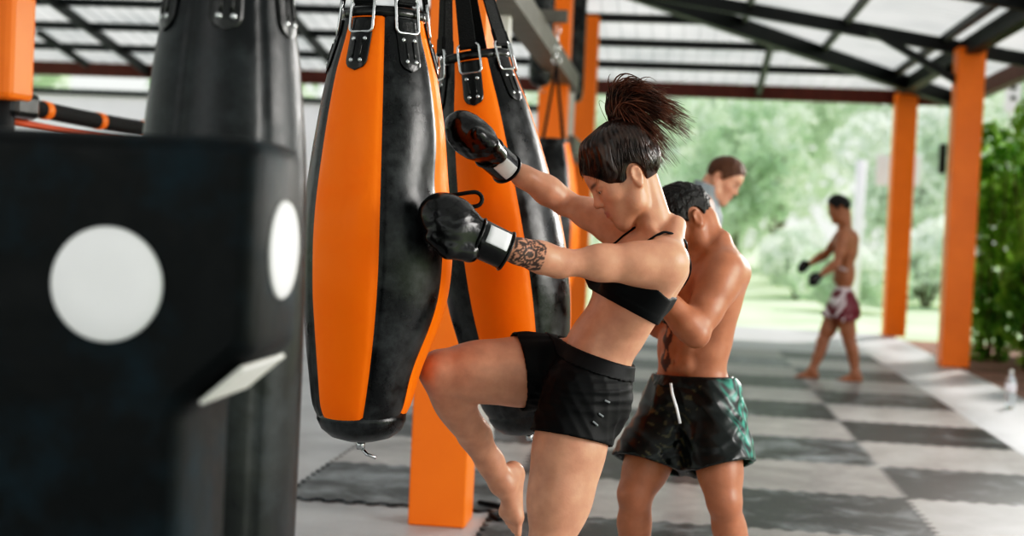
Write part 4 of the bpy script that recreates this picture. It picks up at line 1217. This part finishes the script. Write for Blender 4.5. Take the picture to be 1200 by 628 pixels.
    Sh.ell(P(-.008, 0, .046), Rh, np.array((.097, .075, .083))*hs_, .02)
    Sh.ell(P(.043, 0, .047), Rh, np.array((.056, .065, .061))*hs_, .03)
    Sh.ell(P(-.045, 0, .030), Rh, np.array((.058, .066, .066))*hs_, .03)
    lo, hi = Sh.bounds(.075); h = .0035; Fh = Sh.field(lo, hi, h); X, Y, Z = grid(lo, Fh, h)
    L_ = [((X-hd[0])*Rh[0, i]+(Y-hd[1])*Rh[1, i]+(Z-hd[2])*Rh[2, i])/hs_ for i in range(3)]
    A_ = ((L_[0]-.093)*.088-(L_[2]-.068)*.0575)/.105
    B_ = np.where(L_[0] < .0, ((L_[0])*.32-(L_[2]+.026))/1.05, -(L_[2]+.026))
    ear = np.where(np.abs(L_[1]) > .045, .027-np.sqrt(((L_[0]+.018)*1.05)**2+((L_[2]+.008)*.72)**2), -1)
    dist = np.clip(-np.maximum(A_, np.maximum(B_, ear))/.088, 0, 1); dist = dist*dist*(3-2*dist)
    tmax = .013+.017*np.clip((L_[2]-.045)/.07, 0, 1)
    th = np.arctan2(L_[1], L_[0]+.066)
    Fh = Fh-(.0035+tmax*dist)*hs_+.0015*np.sin(th*46+3*np.sin(L_[2]*40))*np.minimum(1, dist*3)
    # gathered cone under the tie
    tc_ = np.array((-.070, 0, .150)); q0 = np.array((-.040, 0, .095)); ba = tc_-q0
    tt = np.clip(((L_[0]-q0[0])*ba[0]+L_[1]*ba[1]+(L_[2]-q0[2])*ba[2])/(ba@ba), 0, 1)
    cd = np.sqrt((L_[0]-q0[0]-tt*ba[0])**2+(L_[1]-tt*ba[1])**2+(L_[2]-q0[2]-tt*ba[2])**2)-(.050-.030*tt)
    cd = cd*hs_; kk = .03; hh = np.maximum(kk-np.abs(Fh-cd), 0)/kk; Fh = np.minimum(Fh, cd)-hh*hh*kk*.25
    FS = Fh.astype(np.float32); GR = np.stack(np.gradient(FS, h), -1); l0 = lo
    Fh = np.maximum(np.maximum(Fh, A_*s), np.maximum(B_*s, ear*s))
    V, Fc = nets(Fh.astype(np.float32), lo, h); V = relax(V, Fc, 1, .3)
    hair = mesh_obj('hair', V, Fc, M['hair_dark'], root, True); hair['label'] = 'dark wet hair pulled up tight'
    tie = P(-.070, 0, .150); td = nrm(Rh @ np.array((-.35, 0, .93)))
    # combed strands from the hairline to the tie
    rng = np.random.RandomState(5); mb = MB()
    def near_(A, p):
        i = np.clip(np.round((p-l0)/h).astype(int), 0, np.array(FS.shape)-1); return A[i[0], i[1], i[2]]
    for _ in range(420):
        w_ = rng.uniform(-1, 1)*2.6
        st = hd+Rh @ (np.array((math.cos(w_)*.09-.01, math.sin(w_)*.085, .012+np.interp(math.cos(w_)*.09-.01, [-.1, -.05, -.018, .02, .0345, .080], [-.055, -.03, .030, .022, -.014, .066])))*s)
        st = st+rng.normal(size=3)*.005
        pts = []; offs = rng.uniform(.0010, .0036)
        for t in np.linspace(0, 1, 10):
            p_ = st*(1-t)+tie*t
            for _k in range(6):
                d_ = near_(FS, p_)-offs*min(1, (1-t)*2+.5); g_ = nrm(near_(GR, p_)+1e-9)
                if t < .96: p_ = p_-g_*d_*.8
            pts.append(p_)
        for _k in range(2):
            for i in range(1, 9): pts[i] = (pts[i-1]+2*pts[i]+pts[i+1])/4
        r0 = rng.uniform(.0009, .0019); mb.tube(pts, [r0*(.12+.88*min(1, t*3)) for t in np.linspace(0, 1, 10)], 4)
    mb.build('combed_strands', M['hair_dark'], hair, True)
    tb = MB(); tq = frame(Rh[:, 0], td)
    tb.tube([tie+tq @ np.array((.021*math.cos(t), .021*math.sin(t), .0)) for t in np.linspace(0, 2*PI, 25)[:-1]], .009, 10, closed=True); tb.build('hair_tie', M['hairtie'], hair, True)
    pt = MB()
    d0 = 4.02
    def strand(tip, lift, r0, sp):
        p0 = tie+rng.normal(size=3)*.008; p1 = p0+td*lift+rng.normal(size=3)*sp; p2 = (p1+tip)/2+CUP*rng.uniform(.01, .05)+rng.normal(size=3)*sp
        pts = [(1-t)**3*p0+3*t*(1-t)**2*p1+3*t*t*(1-t)*p2+t**3*tip for t in np.linspace(0, 1, 12)]
        pt.tube(pts, [r0*(1-.85*t**1.6) for t in np.linspace(0, 1, 12)], 4)
    clumps = []
    for _ in range(84):
        u = rng.uniform()
        if u < .56: c = (rng.uniform(752, 812), 0); c = (c[0], 98+(c[0]-752)*.60+rng.uniform(-6, 30)); lf = rng.uniform(.07, .12)
        elif u < .86: c = (rng.uniform(752, 794), rng.uniform(150, 196)); lf = rng.uniform(.04, .08)
        else: c = (rng.uniform(716, 742), rng.uniform(94, 112)); lf = rng.uniform(.03, .06)
        clumps.append((W(c[0], c[1], d0+rng.normal()*.045), lf))
    for tip, lf in clumps:
        for _ in range(11): strand(tip+rng.normal(size=3)*.011, lf*rng.uniform(.85, 1.15), rng.uniform(.0014, .003), .012)
    for _ in range(26):
        strand(W(rng.uniform(715, 815), rng.uniform(92, 215), d0+rng.normal()*.05), rng.uniform(.04, .1), .0009, .02)
    po = pt.build('ponytail', M['hair_tail'], hair, True); po['label'] = 'loose brown ponytail flying up'
    return root
make_woman()

# ---------------------------------------------------------------- trainer behind the woman
def garment(name, T, Lg, J, s, parent, mat, colfn, hemfrac, flare, wp, wn, h, wr, thick=.009, waist_r=.2, hemtilt=0):
    So = SDF(); ch = J['chest']
    for pr in T.p:
        if pr[0] == 'e' and not pr[6] and np.linalg.norm(pr[1]-ch) > .13*s: So.p.append(('e', pr[1], pr[2], pr[3]+.010, None, pr[5], False, None))
    cuts = [(wp, wn, wp, waist_r)]
    for n_ in 'LR':
        hp, kn = J['hip'+n_], J['kn'+n_]; t = nrm(kn-hp); L_ = np.linalg.norm(kn-hp)
        So.cone(hp-t*.02, hp+t*L_*(hemfrac+.15), .100*s, (.100+flare)*s, .05)
        hp_ = hp+t*L_*hemfrac
        cuts.append((hp_, nrm(t+hemtilt*CAX), kn, L_*(1-hemfrac)+.20))
    return shell_object(name, So, cuts, h, parent, mat, colfn, thick, wr)
def make_trainer():
    s = .95; D = 4.7
    b = G(805, 735)
    root = empty('person', (b[0], b[1], 0), 'bare chested man in dark green satin shorts leaning forward behind the woman', 'person')
    J = {}; a1 = math.radians(38); a2 = math.radians(52)
    Fp = -math.cos(a1)*CFW-math.sin(a1)*CAX; Fc = -math.cos(a2)*CFW-math.sin(a2)*CAX
    J['pelvis'] = W(811, 462, D); J['waist'] = W(812, 408, D); J['chest'] = W(824, 346, D-.01); J['neck'] = W(834, 289, D-.02)
    J['Rp'] = frame(Fp, J['waist']-J['pelvis']); J['Rw'] = frame(Fp+Fc, J['chest']-J['pelvis']); J['Rc'] = frame(Fc, J['neck']-J['waist'])
    J['shL'] = W(847, 318, D-.13); J['shR'] = W(806, 306, D+.14)
    J['elL'] = W(815, 391, D-.24); J['wrL'] = W(770, 340, D-.24)
    J['elR'] = W(772, 380, D+.10); J['wrR'] = W(752, 312, D-.02)
    J['handL'] = (W(752, 305, D-.18)-J['wrL'], -CFW*-.5-CAX*.6+CUP*.2, -CFW*.3-CAX*.6+CUP*.3, 1.0)
    J['handR'] = (CUP, -CAX*.6+CFW*.3, -CFW, 1.1)
    J['hipL'] = W(833, 474, D-.05); J['hipR'] = W(789, 474, D+.05)
    J['knL'] = W(849, 588, D-.15); J['knR'] = W(744, 580, D-.03); J['anL'] = W(867, 712, D-.02); J['anR'] = W(734, 704, D+.08)
    J['kfL'] = Fp+.3*CAX; J['kfR'] = Fp-.2*CAX
    g = np.array((1, 1, 0))
    J['footL'] = (nrm((Fp+.5*CAX)*g), np.array((0, 0, 1.))); J['footR'] = (nrm((Fp-.2*CAX)*g), np.array((0, 0, 1.)))
    p = math.radians(36)
    J['Rh'] = frame(-math.cos(p)*CAX-math.sin(p)*CUP-.12*CFW, -math.sin(p)*CAX+math.cos(p)*CUP); J['head'] = W(806, 259, D); J['hs'] = .98; J['brow'] = (.012, .008, .007)
    S, T, Lg = body_sdf(J, s, False)
    skin = lin('AE775A')[:3]; blush = lin('9A5C46')[:3]
    Rw, ws = J['Rw'], J['waist']
    def ink(V, col):
        q = (V-ws) @ Rw
        pat = (np.abs(np.abs(q[:, 1]+.034)-.012*np.abs(np.sin(q[:, 2]*40))) < .0075+.004*np.sin(q[:, 2]*90)) & (q[:, 0] > .0) & (q[:, 2] > -.085) & (q[:, 2] < .085)
        w_ = pat.astype(float)[:, None]*.88
        return col*(1-w_)+np.array((.04, .03, .03))*w_
    skin_object('body', S, .0052, root, lambda V: paint(V, J, s, skin, blush, ink, lin('8E4A3C')[:3]), M['skin'])
    eyes(J, s, root); short_hair('hair', J, s, root, M['hair_black'], .010, .0042, .012, 3)
    Rp, pel = J['Rp'], J['pelvis']
    wp = W(810, 440, D); wn = nrm(Rp[:, 2])
    def cf(V):
        q = (V-pel) @ Rp
        base = np.tile(np.array(lin('0D1413')[:3]), (len(V), 1))
        n = np.sin(q[:, 2]*90+4*np.sin(q[:, 0]*60))*np.sin(q[:, 0]*70+3*np.sin(q[:, 2]*40+q[:, 1]*30))
        sl = (bl((np.abs(q[:, 0]-.0)-.055)/.006)*bl((.08-np.abs(q[:, 1]))/.01))*np.clip(.35+.8*n, 0, 1)
        col = base*(1-sl[:, None])+np.array(lin('2F8F7C')[:3])*sl[:, None]
        gr = ((np.abs(n) > .82) & (np.abs(q[:, 1]) < .09)).astype(float)*.35
        return col*(1-gr[:, None])+np.array(lin('6E6A4A')[:3])*gr[:, None]
    sh = garment('satin_shorts', T, Lg, J, s, root, M['satin'], cf, .67, .034, wp, wn, .005, (.007, 20, 8), hemtilt=.12, thick=.016)
    sh['label'] = 'dark satin shorts with green side panels'
    Sw = SDF()
    for pr in T.p:
        if pr[0] == 'e' and not pr[6] and np.linalg.norm(pr[1]-J['chest']) > .13*s: Sw.p.append(('e', pr[1], pr[2], pr[3]+.014, None, pr[5], False, None))
    shell_object('waistband', Sw, [(wp+wn*.004, wn, None, 0), (wp-wn*.036, -wn, None, 0)], .005, sh, M['satin'], flatcol('101616'), .011, (.003, 80, 3))
    dc = MB(); A_ = W(786, 449, D-.16); dc.tube([A_, W(788, 462, D-.17), W(793, 478, D-.17), W(797, 496, D-.165)], .0045, 8); dc.build('drawstring', M['white_patch'], sh, True)
    return root
make_trainer()

# ---------------------------------------------------------------- walking man
def make_walker():
    s = .98; D = 13.2
    b = G(968, 445)
    root = empty('person', (b[0], b[1], 0), 'shirtless man in maroon and white shorts walking by the grass with black gloves', 'person')
    J = {'slim': .86}; F = nrm(-CAX*.97+CFW*.2)
    J['pelvis'] = W(988, 350, D); J['waist'] = W(990, 322, D); J['chest'] = W(992, 291, D); J['neck'] = W(990, 265, D)
    J['Rp'] = frame(F, J['waist']-J['pelvis']); J['Rw'] = frame(F, J['chest']-J['pelvis']); J['Rc'] = frame(F, J['neck']-J['waist'])
    J['shL'] = W(989, 276, D-.17); J['shR'] = W(988, 274, D+.17)
    J['elL'] = W(981, 308, D-.22); J['wrL'] = W(962, 322, D-.20)
    J['elR'] = W(968, 298, D+.20); J['wrR'] = W(948, 309, D+.12)
    J['hipL'] = W(989, 357, D-.09); J['hipR'] = W(984, 357, D+.09)
    J['knR'] = W(964, 400, D+.08); J['anR'] = W(951, 437, D+.06)
    J['knL'] = W(996, 402, D-.08); J['anL'] = W(1002, 440, D-.08)
    J['kfL'] = F; J['kfR'] = F
    g = np.array((1, 1, 0)); J['footR'] = (nrm(F*g), np.array((0, 0, 1.))); J['footL'] = (nrm(F*g), np.array((0, 0, 1.)))
    p = math.radians(14)
    J['Rh'] = frame(F*math.cos(p)-CUP*math.sin(p), CUP*math.cos(p)+F*math.sin(p)); J['head'] = W(984, 246, D)
    for n_, z in (('anL', .085), ('anR', .085)): J[n_][2] = z
    S, T, Lg = body_sdf(J, s, False)
    skin_object('body', S, .008, root, lambda V: paint(V, J, s, lin('A87458')[:3], lin('7E4A38')[:3]), M['skin'], .002)
    eyes(J, s, root); short_hair('hair', J, s, root, M['hair_black'], .012, .006, .02, 5)
    wp = J['waist']*.35+J['pelvis']*.65+CUP*.03; Rp, pel = J['Rp'], J['pelvis']
    def cf(V):
        q = (V-pel) @ Rp
        n = np.sin(q[:, 2]*34+3*np.sin(q[:, 0]*22))*np.sin(q[:, 0]*26+q[:, 2]*12)
        w_ = ((q[:, 0] > -.02) & (n > .05) | (q[:, 2] > .075)).astype(float)[:, None]
        return np.array(lin('6E1526')[:3])*(1-w_)+np.array(lin('D8CFD2')[:3])*w_
    sh = garment('shorts', T, Lg, J, s, root, M['satin'], cf, .42, .035, wp, nrm(Rp[:, 2]), .008, (.008, 26, 8), .014); sh['label'] = 'maroon shorts patterned in white'
    glove(root, J['wrL'], J['wrL']-J['elL'], -CFW, CUP, .66, 'black glove', None, .008, True)
    glove(root, J['wrR'], J['wrR']-J['elR'], -CFW, CUP, .66, 'black glove', None, .008, True)
    return root
make_walker()

# ---------------------------------------------------------------- man in the grey shirt
def make_onlooker():
    s = 1.0; D = 8.0
    b = G(808, 548)
    root = empty('person', (b[0], b[1], 0), 'brown haired man in grey shirt bowing his head beyond the shirtless trainer', 'person')
    J = {}; F = nrm(CAX*.95-CFW*.15)
    J['pelvis'] = W(806, 372, D); J['waist'] = W(807, 326, D); J['chest'] = W(816, 266, D); J['neck'] = W(827, 227, D)
    J['Rp'] = frame(F, J['waist']-J['pelvis']); J['Rw'] = frame(F, J['chest']-J['pelvis']); J['Rc'] = frame(F, J['neck']-J['waist'])
    J['shL'] = W(819, 241, D+.18); J['shR'] = W(821, 243, D-.18)
    J['elL'] = W(820, 305, D+.2); J['wrL'] = W(838, 345, D+.12); J['elR'] = W(818, 308, D-.2); J['wrR'] = W(836, 348, D-.12)
    J['handL'] = (J['wrL']-J['elL'], -CFW*-1, F, .5); J['handR'] = (J['wrR']-J['elR'], CFW, F, .5)
    J['hipL'] = W(806, 388, D+.09); J['hipR'] = W(806, 388, D-.09)
    J['knL'] = W(812, 465, D+.1); J['knR'] = W(806, 466, D-.1); J['anL'] = W(808, 535, D+.1); J['anR'] = W(800, 536, D-.1)
    J['kfL'] = F; J['kfR'] = F
    g = np.array((1, 1, 0)); J['footR'] = (nrm(F*g), np.array((0, 0, 1.))); J['footL'] = J['footR']
    for n_ in ('anL', 'anR'): J[n_][2] = .085
    p = math.radians(34)
    J['Rh'] = frame(F*math.cos(p)-CUP*math.sin(p)-.25*CFW, CUP*math.cos(p)+F*math.sin(p)); J['head'] = W(846, 212, D); J['brow'] = (.12, .07, .04)
    S, T, Lg = body_sdf(J, s, False)
    skin_object('body', S, .007, root, lambda V: paint(V, J, s, lin('D3A389')[:3], lin('C27C66')[:3]), M['skin'], .002)
    eyes(J, s, root); short_hair('hair', J, s, root, M['hair_brown'], .010, .005, .012, 7)
    St = SDF(); ch = J['chest']
    for pr in T.p:
        if pr[6]: continue
        if pr[0] == 'e': St.p.append(('e', pr[1], pr[2], pr[3]+.012, None, pr[5], False, None))
        else: St.p.append(('c', pr[1], pr[2], pr[3]+.012, pr[4]+.012, pr[5], False, None))
    St.cone(J['neck']-J['Rc'][:, 2]*.05, J['neck']+J['Rc'][:, 2]*.09, .088, .074, .03)
    for n_ in 'LR': St.cone(J['sh'+n_], J['sh'+n_]*.35+J['el'+n_]*.65, .072, .066, .03)
    wp = J['pelvis']-J['Rp'][:, 2]*.04; nb = J['neck']+J['Rc'][:, 2]*.055
    cuts = [(wp, -J['Rp'][:, 2], None, 0), (nb, nrm(J['Rc'][:, 2]+.2*F), nb, .12)]
    for n_ in 'LR':
        e = J['sh'+n_]*.4+J['el'+n_]*.6; cuts.append((e, nrm(J['el'+n_]-J['sh'+n_]), e, .11))
    sh = shell_object('grey_shirt', St, cuts, .007, root, M['cloth'], flatcol('8E979C'), .012, (.006, 22, 6)); sh['label'] = 'grey short sleeved shirt'
    wq = J['pelvis']*.7+J['waist']*.3
    garment('shorts', T, Lg, J, s, root, M['cloth'], flatcol('22262B'), .75, .02, wq, nrm(J['Rp'][:, 2]), .008, (.006, 22, 2), .014)
    return root
make_onlooker()

# ================================================================== LIGHT
w = bpy.data.worlds.new('world'); scn.world = w; w.use_nodes = True
nt = w.node_tree; L = nt.links; bg = nt.nodes['Background']
tc = N(nt, 'ShaderNodeTexCoord'); sp = N(nt, 'ShaderNodeSeparateXYZ'); L.new(tc.outputs['Generated'], sp.inputs[0])
r = ramp(nt, sp.outputs['Z'], [(.0, lin('EDF2EA')), (.25, lin('F4F8FA')), (1, lin('DDE8F4'))]); L.new(r.outputs[0], bg.inputs['Color'])
bg.inputs['Strength'].default_value = 1.1
sun = bpy.data.lights.new('sun', 'SUN'); so = bpy.data.objects.new('sun', sun); COL.objects.link(so)
sun.energy = 4.5; sun.angle = math.radians(6); sun.color = (1, .95, .88)
so.rotation_euler = Vector((-.35, -.60, -.72)).to_track_quat('-Z', 'Y').to_euler()
def area(name, loc, target, size, e, color=(1, 1, 1)):
    l = bpy.data.lights.new(name, 'AREA'); o = bpy.data.objects.new(name, l); COL.objects.link(o)
    l.energy = e; l.size = size; l.color = color; o.location = loc
    o.rotation_euler = (Vector(target)-Vector(loc)).to_track_quat('-Z', 'Y').to_euler()
area('fill_side', (4.6, 3.4, 2.7), (-.3, 4.1, 1.1), 2.6, 270, (1, .97, .93))  # added area lamp, gives the black vinyl its broad highlights
area('rim_back', (3.4, 10.5, 3.0), (.2, 4.4, 1.2), 2.0, 260, (1, .97, .93))  # added area lamp from behind right, for the shoulder highlights
area('fill_front', (-2.2, -2.0, 2.9), (-.4, 4.0, 1.0), 2.5, 25, (1, .98, .96))  # weak fill lamp added on the camera side
scn.view_settings.view_transform = 'Standard'; scn.view_settings.look = 'None'; scn.view_settings.exposure = 0.0
scn.cycles.max_bounces = 8; scn.cycles.transparent_max_bounces = 8

vs_ = scn.view_settings; vs_.use_curve_mapping = True; cm = vs_.curve_mapping
c_ = cm.curves[3]
c_.points[0].location = (0, 0); c_.points[1].location = (1, 1)
for x, y in ((.015, .004), (.05, .028), (.25, .235), (.6, .67)): c_.points.new(x, y)
cm.update()
